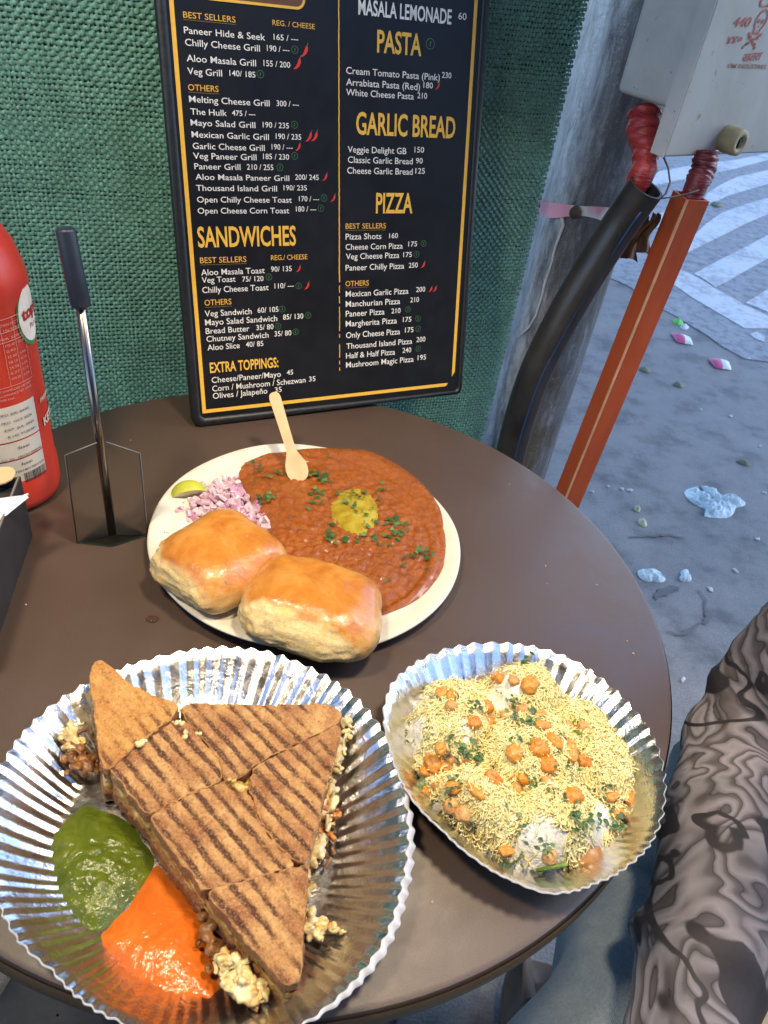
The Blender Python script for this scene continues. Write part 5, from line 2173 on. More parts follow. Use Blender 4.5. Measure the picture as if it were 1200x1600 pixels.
g, att = [], []
for t in np.linspace(1, .005, 70):
    row = []
    for a, r in zip(np.linspace(-np.pi, np.pi, 201)[:-1], closed_radius(HC, heap_w, np.linspace(-np.pi, np.pi, 201)[:-1])):
        x, y = HC[0] + r * t * math.cos(a), HC[1] + r * t * math.sin(a)
        w_ = yog(x, y)
        z = ZC - .001 + float(heap_h(x, y)) * (1 if t < .995 else 0) + (.0012 * nz((x, y, 1), 150, 3)) * (1 - t**6) + w_ * .0022
        row.append((x, y, z))
        att.append(w_)
    g.append(row)
b = MB()
b.grid(g, cv=True)
chaat = b.build('chaat', ym_.m, origin=(HC[0], HC[1], ZC), smooth=True, attr={'yog': att})
tag(chaat, 'mound of chaat with white yogurt patches in the smaller foil plate', 'chaat')
# two crisp shells showing at the near edge of the mound
pm_ = NT('puri_shell')
pm_.set(color=pm_.ramp(pm_.noise(200, 5, .6), [(.3, (.26, .10, .020)), (.7, (.48, .24, .06))]), rough=.32)
pm_.bump(pm_.noise(120, 3), .3, .001)
for (px, py, rx, lab_) in ((897, 1328, .0165, 'brown crisp puri shell showing under yogurt at the near right of the chaat'),):
    p = P(px, py, T + .011)
    b = MB()
    gg = []
    for ph in np.linspace(-1.5, 1.5, 14):
        gg.append([p + np.array([rx * math.cos(ph) * math.cos(t), rx * .62 * math.cos(ph) * math.sin(t), .0070 * math.sin(ph)]) * (1 + .05 * nz((math.cos(t), math.sin(t), ph), 2.0)) for t in np.linspace(0, 2 * np.pi, 25)[:-1]])
    b.grid(gg, cv=True)
    tag(b.build('puri', pm_.m, origin=p, smooth=True), lab_, 'puri')
# sev noodles
rs = np.random.default_rng(77)
NS = 13000
ang_ = rs.uniform(-np.pi, np.pi, NS * 2)
rad_ = np.sqrt(rs.uniform(0, 1, NS * 2)) * 1.0
xx = HC[0] + np.cos(ang_) * rad_ * np.interp(ang_, _thh, _hr)
yy_ = HC[1] + np.sin(ang_) * rad_ * np.interp(ang_, _thh, _hr)
yv_ = np.array([yog(a, c) for a, c in zip(xx, yy_)])
keep = rs.uniform(0, 1, NS * 2) > yv_ * .985
xx, yy_ = xx[keep][:NS], yy_[keep][:NS]
n_ = len(xx)
K = 7
L = rs.uniform(.0035, .0125, n_)
d0 = rs.uniform(0, 2 * np.pi, n_)
curl = rs.normal(0, 2.2, n_)
tilt = rs.normal(0, .35, n_)
t = np.linspace(-.5, .5, K)
aa_ = d0[:, None] + curl[:, None] * t[None] + .5 * np.sin(t[None] * 9 + d0[:, None] * 3)
step = L[:, None] / (K - 1)
px_ = xx[:, None] + np.cumsum(np.cos(aa_) * step, 1) - L[:, None] * .5 * np.cos(d0)[:, None]
py_ = yy_[:, None] + np.cumsum(np.sin(aa_) * step, 1) - L[:, None] * .5 * np.sin(d0)[:, None]
hx = heap_h(px_, py_)
hc_ = heap_h(xx, yy_)[:, None]
hz_ = np.maximum(hx, hc_ * .45 + hx * .55)
pz_ = ZC + hz_ + rs.uniform(-.0006, .0032, n_)[:, None] + tilt[:, None] * t[None] * L[:, None]
v, q = tubes_np(np.stack([px_, py_, pz_], 2), rs.uniform(.00032, .00050, n_), 5)
sv = NT('sev')
gi = sv.n('ShaderNodeNewGeometry')
sv.set(color=sv.ramp(gi.outputs['Random Per Island'], [(0, (.83, .67, .26)), (.4, (.89, .78, .37)), (.8, (.92, .85, .50)), (1, (.87, .71, .29))]), rough=.5, sss=.3, sssr=(.006, .005, .002), ssss=.3)
so = mesh_np('sev_noodles', v, q, sv.m, origin=(HC[0], HC[1], ZC + .02))
tag(so, 'fine yellow sev noodles strewn over the chaat', 'sev', None, 'stuff')


def surf(px, py, extra=0.0):
    z = T + .03
    for _ in range(6):
        p = P(px, py, z)
        z = ZC + float(heap_h(p[0], p[1])) + extra
    return P(px, py, z)


# peanuts and chickpeas
pn_ = NT('peanut')
pa = pn_.noise(420, 5, .66)
oi = pn_.n('ShaderNodeObjectInfo')
pc_ = pn_.ramp(oi.outputs['Random'], [(0, (.58, .20, .022)), (.5, (.66, .27, .036)), (1, (.64, .32, .075))])
pn_.set(color=pn_.mix(1.0, pc_, pn_.ramp(pa, [(.3, (.7, .62, .55)), (.65, (1.15, 1.15, 1.15))]), 'MULTIPLY'), rough=.30, sss=.08, sssr=(.006, .003, .001), ssss=.15)
pn_.bump(pn_.noise(700, 4), .6, .0010)
ck_ = NT('roast_chickpea')
ck_.set(color=ck_.ramp(ck_.noise(420, 4), [(.3, (.50, .23, .06)), (.7, (.66, .38, .14))]), rough=.4)
ck_.bump(ck_.noise(700, 3), .6, .001)


def nut_mesh(lx, ly, lz, seed, mat, groove=True, name='peanut'):
    b = MB()
    g = []
    for ph in np.linspace(-1.54, 1.54, 16):
        row = []
        for tt in np.linspace(0, 2 * np.pi, 25)[:-1]:
            d = np.array([math.cos(ph) * math.cos(tt), math.cos(ph) * math.sin(tt), math.sin(ph)])
            k = 1 + .22 * nz(d + seed, 1.4, 2) + .08 * nz(d + seed, 4, 3)
            if groove and d[2] > .2:
                k -= .26 * math.exp(-(d[1] / .14)**2) * (d[2] - .2)
            row.append((lx * d[0] * k, ly * d[1] * k * (1 - .12 * d[0]), lz * d[2] * k))
        g.append(row)
    b.grid(g, cv=True)
    return b.build(name, mat, smooth=True)


protos = [nut_mesh(.0062, .0038, .0032, 1, pn_.m), nut_mesh(.0055, .0042, .0034, 5, pn_.m), nut_mesh(.0070, .0036, .0030, 9, pn_.m), nut_mesh(.0064, .0056, .0042, 13, pn_.m, False), nut_mesh(.0052, .0046, .0036, 17, pn_.m)]
chk = [nut_mesh(.0040, .0039, .0037, 21, ck_.m, False, 'chickpea'), nut_mesh(.0043, .0040, .0036, 25, ck_.m, False, 'chickpea')]
used = set()


def place(proto, loc, rot, sc=1.0):
    if proto.name in used:
        o = proto.copy()
        COL.objects.link(o)
    else:
        used.add(proto.name)
        o = proto
    o.location = loc
    o.rotation_euler = rot
    o.scale = (sc, sc, sc)
    return o


NUTS = [(262, 245, 3, 90, .85), (298, 295, 'c', 0, 1), (300, 250, 1, 70, .85), (495, 135, 1, 30, .9), (500, 182, 4, 10, .95), (480, 180, 4, 60, .8), (555, 192, 'c', 0, .95), (622, 208, 3, 40, 1.15), (440, 300, 3, 15, 1.0), (395, 360, 4, 75, 1.1), (455, 362, 4, 0, 1.05), (450, 403, 'c', 0, 1.05), (518, 335, 'c', 0, .8), (590, 315, 'd', 0, 1.1), (660, 330, 0, 20, .9), (700, 332, 1, 0, .8), (675, 372, 2, 10, 1.0), (562, 485, 3, 50, 1.1), (660, 465, 3, 160, 1.15), (720, 435, 2, -55, 1.05), (787, 475, 2, 85, 1.25), (697, 530, 4, 90, 1.25), (845, 520, 0, -10, 1.05), (780, 380, 'c', 0, 1.05), (838, 380, 'd', 0, 1.0), (610, 592, 2, 5, 1.2), (475, 592, 0, -25, 1.2), (515, 590, 'c', 0, .7), (566, 632, 'c', 0, 1.1), (690, 608, 'd', 0, 1.05), (230, 530, 3, -70, 1.25), (195, 562, 4, 10, .9), (275, 545, 'c', 0, .9), (300, 520, 'd', 0, .95), (355, 540, 1, 0, 1.0), (258, 470, 4, 40, .95), (190, 655, 1, 80, 1.0), (310, 625, 4, 0, 1.15), (402, 638, 2, -60, 1.15), (298, 702, 'd', 60, 1.15), (346, 738, 'c', 0, 1.2), (798, 662, 3, 5, 1.1), (1028, 672, 3, 80, .95), (985, 732, 1, 0, .95), (958, 665, 0, 20, .85), (525, 888, 0, -5, .9), (700, 910, 'd', 60, 1.15), (240, 620, 'c', 0, .8)]
for i, (x, y, k, a, sc) in enumerate(NUTS):
    px, py = 590 + x / 2.609, 990 + y / 2.609
    if k in ('c', 'd'):
        o = place(chk[0 if k == 'c' else 1], surf(px, py, .0030), (i, i * 2.1, math.radians(a)), sc)
        tag(o, 'small round roasted chickpea on top of the sev noodles', 'chickpea', 'chickpeas on the chaat')
    else:
        o = place(protos[k], surf(px, py, .0030), (rs.normal(0, .25), rs.normal(0, .25), math.radians(a + 8)), sc * .88)
        tag(o, 'orange masala peanut on top of the sev noodles', 'peanut', 'peanuts on the chaat')

# coriander
cor_m = NT('coriander')
ci = cor_m.n('ShaderNodeNewGeometry')
cor_m.set(color=cor_m.ramp(ci.outputs['Random Per Island'], [(0, (.018, .055, .012)), (.6, (.035, .095, .020)), (1, (.09, .17, .035))]), rough=.45)


def sprig(seed, n, size):
    rs_ = random.Random(seed)
    b = MB()
    for k in range(n):
        c = np.array([rs_.gauss(0, size * .55), rs_.gauss(0, size * .4), rs_.uniform(.0002, .0016)])
        a = rs_.uniform(0, 6.28)
        l_, w_ = size * rs_.uniform(.35, .8), size * rs_.uniform(.12, .3)
        d = np.array([math.cos(a), math.sin(a), rs_.uniform(-.3, .3)])
        s_ = np.array([-math.sin(a), math.cos(a), rs_.uniform(-.4, .4)])
        b.add([c - d * l_ * .5, c - d * l_ * .1 + s_ * w_ + np.array([0, 0, .0003]), c + d * l_ * .25 + s_ * w_ * .8, c + d * l_ * .5, c + d * l_ * .25 - s_ * w_ * .8, c - d * l_ * .1 - s_ * w_ + np.array([0, 0, .0003])], [(0, 1, 2, 3, 4, 5)])
    return b.build('coriander', cor_m.m)


sprigs = [sprig(1, 9, .0060), sprig(2, 7, .0050), sprig(3, 12, .0072), sprig(4, 3, .0036)]
CH = [(540, 285, 0), (610, 120, 2), (610, 350, 2), (580, 355, 1), (395, 310, 0), (345, 460, 2), (400, 515, 2), (375, 495, 1), (320, 470, 1), (360, 380, 3), (240, 262, 3), (320, 272, 3), (205, 432, 3), (130, 425, 1), (345, 615, 0), (350, 640, 1), (530, 695, 3), (640, 630, 0), (755, 530, 1), (730, 505, 1), (600, 430, 1), (815, 735, 2), (835, 770, 0), (825, 710, 1), (910, 780, 0), (960, 775, 2), (970, 740, 1), (740, 410, 3), (740, 660, 1), (300, 655, 1), (215, 265, 3), (715, 675, 3), (860, 635, 3), (470, 550, 3), (640, 545, 3), (690, 860, 0), (600, 930, 1), (530, 925, 1), (190, 600, 0), (600, 810, 1), (485, 240, 3), (750, 360, 1), (940, 640, 1)]
for i, (x, y, k) in enumerate(CH):
    o = place(sprigs[k], surf(590 + x / 2.609, 990 + y / 2.609, .0042), (0, 0, i * 1.9), 1.0)
    tag(o, 'chopped green coriander lying on the sev noodles', 'coriander', 'coriander on the chaat')
CB = [(695, 115, 3), (445, 158, 1), (475, 255, 0), (648, 190, 0), (692, 195, 0), (645, 240, 0), (652, 272, 1), (765, 248, 1), (800, 300, 1), (845, 300, 3), (790, 268, 1), (820, 350, 3), (710, 395, 2), (880, 248, 1), (878, 345, 1), (940, 345, 0), (915, 385, 0), (950, 372, 1), (835, 410, 1), (875, 412, 1), (795, 402, 3), (980, 478, 1), (1018, 460, 0), (1040, 518, 3), (905, 548, 3), (535, 170, 1), (440, 210, 3), (510, 255, 3), (560, 330, 3)]
for i, (x, y, k) in enumerate(CB):
    o = place(sprigs[k], P(200 + x / 2.2222, 660 + y / 2.2222, Zp + .0100 + (.0035 if 715 < x < 855 and 240 < y < 375 else 0)), (0, 0, i * 2.3), 1.45)
    tag(o, 'chopped green coriander scattered on the red curry', 'coriander', 'coriander on the curry')
for i, (x, y, h_) in enumerate(BUNH):
    o = place(sprigs[3], P(x, y, T + h_), (0, 0, i * 2.1), .8)
    tag(o, 'small green herb fleck stuck to a glossy bun', 'coriander', 'herb flecks on the buns')
# loose green stems
stm = simple('green_stem', (.16, .28, .030), .4, .25, 200)
for (pts, r_, lab_) in (([(838, 1360), (858, 1356), (886, 1350)], .0012, 'bright green coriander stem at the near edge of the chaat'), ([(898, 1142), (910, 1148), (922, 1156)], .0010, 'short green coriander stem among the peanuts'), ([(895, 1128), (904, 1124), (914, 1126)], .0011, 'short curved green stem beside two chickpeas')):
    w_ = [surf(x, y, .0035) for x, y in pts]
    b = MB()
    b.tube(w_, r_, 8)
    tag(b.build('coriander_sprig', stm, origin=w_[1], smooth=True), lab_, 'stem')

# ================================================================== LITTER ON THE GROUND
def scrap(name, pts_px, z, mat, label, cat, crumple, seed, zoff=.006):
    pts = PP(pts_px, z)
    c = np.mean(pts, axis=0)
    b = MB()
    g = blob(c, pts, z + .002, .010, 2.0, 14, 48, lambda x, y, t: crumple * abs(nz((x, y, seed), 30, 3)))
    b.grid(g, cv=True)
    b.grid([[(p[0], p[1], p[2] - .0015) for p in g[0]], g[0]], cv=True)
    return tag(b.build(name, mat, origin=(c[0], c[1], z)), label, cat)


tis = NT('tissue_blue_white')
tis.set(color=tis.ramp(tis.noise(30, 4), [(.3, (.50, .60, .60)), (.7, (.66, .74, .73))]), rough=.9)
tis.bump(tis.noise(70, 4), .6, .006)
scrap('tissue', [(1068, 771), (1076, 764), (1092, 759), (1108, 778), (1128, 777), (1150, 778), (1167, 788), (1148, 794), (1146, 802), (1120, 810), (1098, 807), (1103, 796), (1085, 788)], 0.0, tis.m, 'crumpled pale blue tissue lying open on the grey ground', 'tissue', .03, 3)
scrap('tissue', [(996, 893), (1012, 892), (1036, 901), (1040, 906), (1020, 908), (1004, 907)], 0.0, tis.m, 'small white tissue on the ground just past the table edge', 'tissue', .02, 7)
scrap('tissue', [(1065, 900), (1072, 892), (1076, 899), (1070, 909), (1066, 910)], 0.0, tis.m, 'tiny white paper shred beside a dark crack in the ground', 'paper', .01, 9)
pinkm = simple('packet_pink', (.66, .10, .20), .4, .15, 30)
pwm = simple('packet_white', (.70, .72, .72), .45, .08, 30)


def packet(pts, split, label):
    """small printed sachet: white pillow with a pink half"""
    P4_ = PP(pts, .004)
    a0_, a1_, a2_, a3_ = [np.array(p) for p in P4_]
    root = None
    b = MB()
    g = []
    for u_ in np.linspace(0, 1, 17):
        row = []
        for v_ in np.linspace(0, 1, 9):
            p = (a0_ * (1 - u_) + a1_ * u_) * (1 - v_) + (a3_ * (1 - u_) + a2_ * u_) * v_
            h_ = .016 * (4 * u_ * (1 - u_))**.45 * (4 * v_ * (1 - v_))**.5
            row.append(p + np.array([0, 0, h_ + .004 * nz(p, 40, 2) * (h_ > .004)]))
        g.append(row)
    k = int(split * 16)
    b.grid(g[:k + 1], mi=0)
    b.grid(g[k:], mi=1)
    o = b.build('sachet', [pinkm, pwm], origin=np.mean(P4_, axis=0), smooth=True)
    return tag(o, label, 'sachet')


packet([(1048, 520), (1078, 528), (1083, 539), (1058, 535)], .5, 'pink and white sachet on the road edge, nearer the orange duct')
packet([(1106, 560), (1138, 566), (1143, 578), (1118, 575)], .45, 'pink and white sachet on the road edge, farther from the orange duct')
scrap('wrapper', [(1052, 503), (1060, 500), (1066, 506), (1058, 509)], .0, simple('wrapper_green', (.12, .50, .06), .45), 'scrap of bright green wrapper lying on the road edge', 'wrapper', .01, 4)
scrap('wrapper', [(1064, 510), (1072, 509), (1074, 514), (1066, 515)], .0, simple('wrapper_white', (.6, .58, .58), .6), 'scrap of white wrapper touching the green wrapper', 'wrapper', .01, 5)
lfm = simple('dry_leaf', (.20, .19, .12), .8, .3, 40)
for i, (x, y, w_, lab) in enumerate(((1007, 579, 9, 'narrow dark dry leaf lying beside the orange duct'), (1060, 603, 8, 'dark bluish pebble like leaf on the bare ground'), (1162, 724, 11, 'thin dry leaf above the crumpled tissue'), (1120, 320, 7, 'dry twig lying on the zebra stripes'))):
    z = .0 if i < 3 else .009
    scrap('dry_leaf', [(x - w_, y - 2), (x, y - 4), (x + w_, y + 2), (x, y + 3)], z, lfm, lab, 'leaf', .006, 11 + i)
ylm = simple('pale_fallen_petal', (.55, .50, .30), .8)
for i, (x, y, r, lab) in enumerate(((1003, 818, 6, 'pale yellow scrap on the ground near the table, larger of two'), (995, 797, 4, 'pale yellow scrap on the ground near the table, smaller of two'))):
    scrap('food_scrap', [(x - r, y - r * .6), (x, y - r), (x + r, y), (x + r * .6, y + r), (x - r * .4, y + r * .5)], 0.0, ylm, lab, 'scrap', .004, 31 + i)
whs = simple('white_scrap', (.62, .63, .64), .8)
base_s = None
for i, (x, y) in enumerate(((925, 768), (972, 764), (985, 766), (1184, 842), (1188, 697), (1150, 892), (1172, 1005), (1150, 1048), (1067, 1062), (1095, 640), (1142, 650), (1170, 560), (950, 760), (1195, 770), (1110, 920))):
    p = P(x, y, .003)
    if base_s is None:
        b = MB()
        b.add([(-.006, -.003, 0), (.004, -.005, .001), (.007, .002, 0), (-.002, .005, .001), (0, 0, .005)], [(0, 1, 4), (1, 2, 4), (2, 3, 4), (3, 0, 4), (0, 3, 2, 1)])
        base_s = b.build('paper_bit', whs)
        o = base_s
    else:
        o = base_s.copy()
        COL.objects.link(o)
    o.location = p
    o.rotation_euler = (0, 0, i * 1.7)
    o.scale = (.8 + .35 * (i % 3), .8 + .2 * (i % 4), 1)
    tag(o, 'tiny white bit of paper trodden into the grey ground', 'paper', 'paper bits on the ground')
# cracks in the concrete
crk = simple('crack_dark', (.13, .128, .125), .9)


def crack(pts_px, w_):
    pts = np.array(PP(pts_px, .0035))
    s_ = np.linspace(0, len(pts) - 1, 60)
    c = np.stack([np.interp(s_, range(len(pts)), pts[:, i]) for i in range(3)], 1)
    c[:, 0] += np.array([.010 * nz(p, 22, 3) for p in c])
    c[:, 1] += np.array([.010 * nz(p + 5, 22, 3) for p in c])
    d = np.gradient(c, axis=0)
    d /= np.linalg.norm(d, axis=1)[:, None] + 1e-9
    n = np.stack([-d[:, 1], d[:, 0], 0 * d[:, 0]], 1)
    ww = w_ * (np.sin(np.linspace(.05, 3.1, 60))**.5) * np.array([.65 + .9 * abs(nz(p, 40, 2)) for p in c])
    b = MB()
    b.grid([c + n * ww[:, None], c - n * ww[:, None]])
    tag(b.build('ground_crack', crk), 'crack in the grey concrete ground', None, None, 'structure')


crack([(980, 840), (1005, 838), (1025, 834), (1050, 836), (1075, 842)], .004)
crack([(1020, 935), (1045, 922), (1058, 918)], .013)
crack([(1040, 990), (1075, 985), (1100, 970), (1105, 945), (1090, 920)], .004)
0 and crack([(1040, 470), (1080, 500), (1110, 528), (1140, 548), (1180, 562)], .008)

# ================================================================== PERSON BESIDE THE TABLE, STOOL, BAG
def skin_mesh(name, joints, edges, radii, sub=2):
    me = bpy.data.meshes.new('tmp_' + name)
    me.from_pydata([tuple(j) for j in joints], edges, [])
    o = bpy.data.objects.new('tmp_' + name, me)
    COL.objects.link(o)
    m = o.modifiers.new('s', 'SKIN')
    m.use_smooth_shade = True
    for v, r in zip(me.skin_vertices[0].data, radii):
        v.radius = r if isinstance(r, tuple) else (r, r)
        v.use_root = False
    me.skin_vertices[0].data[0].use_root = True
    s = o.modifiers.new('d', 'SUBSURF')
    s.levels = sub
    s.render_levels = sub
    dg = bpy.context.evaluated_depsgraph_get()
    out_ = bpy.data.meshes.new_from_object(o.evaluated_get(dg))
    bpy.data.objects.remove(o)
    bpy.data.meshes.remove(me)
    return out_


def mesh_obj(name, me, mat, parent=None, origin=None):
    org = worldloc(parent) if parent is not None else np.asarray(origin, float)
    n = len(me.vertices)
    co = np.zeros(n * 3, np.float32)
    me.vertices.foreach_get('co', co)
    co = co.reshape(-1, 3) - org.astype(np.float32)
    me.vertices.foreach_set('co', co.ravel())
    me.update()
    me.name = name
    me.materials.clear()
    o = link(name, me, mat, parent, org if parent is None else None, True)
    return o


V3 = lambda *a: np.array(a, float)
hipc = V3(.56, .50, .54)
hR, hL = V3(.412, .465, .530), V3(.645, .46, .535)
kR, kL = V3(.140, .06, .500), V3(.69, .02, .51)
aR_, aL_ = V3(.17, .12, .075), V3(.70, .07, .075)
chest = V3(.585, .52, .98)
neckb = V3(.585, .50, 1.14)
shR, shL = V3(.425, .50, 1.07), V3(.745, .50, 1.07)
elR, elL = V3(.333, .432, .665), V3(.79, .40, .72)
wrR, wrL = V3(.222, .120, .625), V3(.70, .20, .62)
headc = V3(.585, .45, 1.29)
skinm = NT('skin')
skinm.set(color=skinm.ramp(skinm.noise(20, 4), [(.3, (.26, .13, .075)), (.7, (.34, .18, .11))]), rough=.5, sss=.1, sssr=(.01, .004, .002), ssss=.3)

J = [hipc, V3(.575, .51, .75), chest, neckb, V3(.585, .48, 1.19), headc + V3(0, .005, -.015), headc + V3(0, .01, .07), headc + V3(0, -.045, -.06),
     shR + V3(.03, 0, -.01), elR, wrR, shL - V3(.03, 0, .01), elL, wrL,
     hR, kR, aR_, aR_ + V3(-.02, -.15, -.035), hL, kL, aL_, aL_ + V3(.02, -.15, -.035)]
E_ = [(0, 1), (1, 2), (2, 3), (3, 4), (4, 5), (5, 6), (5, 7), (2, 8), (8, 9), (9, 10), (2, 11), (11, 12), (12, 13), (0, 14), (14, 15), (15, 16), (16, 17), (0, 18), (18, 19), (19, 20), (20, 21)]
Rr = [(.10, .12), (.095, .11), (.11, .12), .055, .050, (.075, .09), (.07, .08), .045, .040, .022, .020, .040, .022, .020, .072, .05, .035, .032, .072, .05, .035, .032]


def hand_parts(w, fw, side_, dn):
    """palm and five fingers as joints/edges; fw forward, side_ thumb side, dn down"""
    j, e, r = [], [], []

    def add(p, rad, par):
        j.append(p)
        r.append(rad)
        if par is not None:
            e.append((par, len(j) - 1))
        return len(j) - 1
    a = add(w, .022, None)
    p1 = add(w + fw * .045, (.030, .015), a)
    for k, (off, L_) in enumerate(((.026, .072), (.009, .080), (-.009, .074), (-.026, .058))):
        b0 = add(w + fw * .082 + side_ * off, .0105, p1)
        b1 = add(w + fw * (.082 + L_ * .45) + side_ * off * 1.1 + dn * .006, .0088, b0)
        b2 = add(w + fw * (.082 + L_ * .75) + side_ * off * 1.1 + dn * .020, .0080, b1)
        add(w + fw * (.082 + L_ * .92) + side_ * off * 1.1 + dn * .036, .0070, b2)
    t0 = add(w + fw * .030 + side_ * .030, .0115, p1)
    t1 = add(w + fw * .060 + side_ * .048 + dn * .006, .0100, t0)
    add(w + fw * .088 + side_ * .050 + dn * .012, .0085, t1)
    return j, e, r


for (w, el, sgn) in ((10, elR, 1), (13, elL, -1)):
    fwv = (J[w] - el)
    fwv = fwv / np.linalg.norm(fwv)
    fwv = fwv * .9 + V3(0, 0, -.15)
    fwv /= np.linalg.norm(fwv)
    sdv = np.cross(fwv, Zu) * -sgn
    sdv /= np.linalg.norm(sdv)
    hj, he, hr_ = hand_parts(J[w] + fwv * .02, fwv, sdv, V3(0, 0, -1))
    n0 = len(J)
    J += hj
    Rr += hr_
    E_ += [(w, n0)] + [(a + n0, c + n0) for a, c in he]
person = mesh_obj('person', skin_mesh('body', J, E_, Rr, 2), skinm.m, None, (hipc[0], hipc[1], 0.0))
tag(person, 'person in a marbled grey top and pale blue jeans seated beside the table', 'person')
# face: eyes, nose, ears, mouth
b = MB()


def ball(b, c, rx, ry, rz, n=14, mi=0):
    b.grid([[np.asarray(c) + np.array([rx * math.cos(p) * math.cos(t), ry * math.cos(p) * math.sin(t), rz * math.sin(p)]) for t in np.linspace(0, 2 * np.pi, n + 1)[:-1]] for p in np.linspace(-1.55, 1.55, 9)], cv=True, mi=mi)


fc = headc + V3(0, -.082, -.01)
for s_ in (-1, 1):
    ball(b, fc + V3(.030 * s_, .010, .012), .012, .008, .008, 14, 0)
    ball(b, fc + V3(.030 * s_, .0045, .012), .005, .005, .005, 12, 1)
b.build('eyes', [simple('eye_white', (.75, .73, .7), .3), simple('eye_dark', (.02, .012, .01), .2)], person, smooth=True)
b = MB()
b.tube([fc + V3(0, .012, .015), fc + V3(0, -.006, -.008), fc + V3(0, -.010, -.022), fc + V3(0, .004, -.030)], [.006, .009, .012, .008], 12)
for s_ in (-1, 1):
    ball(b, headc + V3(.078 * s_, .012, -.012), .010, .018, .030, 12)
b.build('nose_and_ears', skinm.m, person, smooth=True)
b = MB()
ball(b, fc + V3(0, .006, -.046), .022, .008, .007)
b.build('mouth', simple('lips', (.28, .09, .07), .4), person, smooth=True)
b = MB()
g = []
for p in np.linspace(-.25, 1.56, 16):
    row = []
    for t in np.linspace(0, 2 * np.pi, 49)[:-1]:
        d = np.array([math.cos(p) * math.cos(t), math.cos(p) * math.sin(t), math.sin(p)])
        lift = .055 if (d[1] < -.35 and p < .5) else 0
        r_ = 1 + .04 * nz(d, 6, 3)
        row.append(headc + V3(0, .018, .018 + lift) + d * np.array([.088, .098, .098]) * r_)
    g.append(row)
b.grid(g, cv=True)
b.build('hair', simple('black_hair', (.012, .010, .009), .45, .4, 120), person, smooth=True)

# trousers
TJ = [hipc + V3(0, 0, .02), hR, (hR + kR) / 2 + V3(-.005, 0, .012), kR, (kR + aR_) / 2 + V3(0, .02, 0), aR_ + V3(0, 0, .03), hL, (hL + kL) / 2 + V3(0, 0, .012), kL, (kL + aL_) / 2, aL_ + V3(0, 0, .03), hipc + V3(0, .01, .12)]
TE = [(0, 1), (1, 2), (2, 3), (3, 4), (4, 5), (0, 6), (6, 7), (7, 8), (8, 9), (9, 10), (0, 11)]
TRd = [(.135, .135), .090, .078, .072, .066, .062, .094, .086, .073, .066, .062, (.13, .13)]
jean = NT('washed_denim')
jn = jean.noise(7, 5, .6, .5)
jt = jean.n('ShaderNodeTexWave')
jean.l(jean.scaled(1, 1, 1, (0.3, .2, .7)), jt.inputs['Vector'])
jt.inputs['Scale'].default_value = 260
jt.inputs['Distortion'].default_value = 2
jt.inputs['Detail'].default_value = 2
jc = jean.ramp(jn, [(.32, (.13, .17, .20)), (.55, (.19, .235, .265)), (.72, (.27, .31, .33))])
jc = jean.mix(1.0, jc, jean.ramp(jt.outputs['Fac'], [(.2, (.82, .82, .82)), (.8, (1.1, 1.1, 1.1))]), 'MULTIPLY')
jc = jean.mix(1.0, jc, jean.ramp(jean.noise(420, 3, .7), [(.3, (.8, .8, .8)), (.7, (1.2, 1.2, 1.2))]), 'MULTIPLY')
jean.set(color=jc, rough=.88, sheen=.15)
jean.bump(jean.math('ADD', jean.math('MULTIPLY', jt.outputs['Fac'], .3), jean.noise(18, 4)), .5, .004)
tmesh = skin_mesh('trousers', TJ, TE, TRd, 3)


def wrinkle(me, fn):
    n = len(me.vertices)
    me.update()
    co = np.zeros(n * 3, np.float32)
    me.vertices.foreach_get('co', co)
    no = np.zeros(n * 3, np.float32)
    me.vertices.foreach_get('normal', no)
    co, no = co.reshape(-1, 3), no.reshape(-1, 3)
    d = np.array([fn(p) for p in co], np.float32)
    me.vertices.foreach_set('co', (co + no * d[:, None]).ravel())
    me.update()


wrinkle(tmesh, lambda p: .006 * nz(p, 14, 3) + .004 * math.sin(p[0] * 70 + p[1] * 45 + 4 * nz(p, 9, 2)))
mesh_obj('jeans', tmesh, jean.m, person)
# marbled top: torso and two sleeves
mb_ = NT('marbled_cloth')
w1 = mb_.n('ShaderNodeTexNoise')
mb_.l(mb_.scaled(1, 1, 1), w1.inputs['Vector'])
w1.inputs['Scale'].default_value = 7.5
w1.inputs['Detail'].default_value = 2.5
w1.inputs['Roughness'].default_value = .45
w1.inputs['Distortion'].default_value = 1.6
bands = mb_.math('FRACT', mb_.math('MULTIPLY', w1.outputs['Fac'], 15.0))
tone = mb_.noise(7, 2, .5, 1.0)
light = mb_.mix(mb_.rng(tone, .35, .65, 0, 1), (.150, .138, .150), (.275, .250, .270))
lines = mb_.ramp(bands, [(.0, (.10, .10, .10)), (.10, (.75, .75, .75)), (.30, (1.15, 1.15, 1.15)), (.62, (.85, .85, .85)), (.80, (.5, .48, .47)), (1.0, (.35, .33, .32))])
mcol = mb_.mix(1.0, light, lines, 'MULTIPLY')
blk = mb_.ramp(mb_.noise(6.6, 2.5, .45, 1.8), [(.375, (1, 1, 1)), (.387, (0, 0, 0)), (.495, (0, 0, 0)), (.502, (1, 1, 1)), (.530, (1, 1, 1)), (.537, (0, 0, 0)), (.62, (0, 0, 0)), (.64, (.95, .95, .95))])
mcol = mb_.mix(blk, mcol, (.026, .023, .026))
mb_.set(color=mcol, rough=.62, spec=.25)
mb_.bump(mb_.noise(30, 4), .35, .004)
SJ = [hipc + V3(0, 0, -.01), V3(.575, .51, .75), chest, neckb - V3(0, 0, .03), shR + V3(.02, 0, 0), (shR + elR) / 2, elR + V3(.004, .012, 0), elR + V3(-.02, -.05, -.008), (elR * .55 + wrR * .45), (elR * .25 + wrR * .75), wrR, shL - V3(.02, 0, 0), (shL + elL) / 2, elL, (elL + wrL) / 2, wrL]
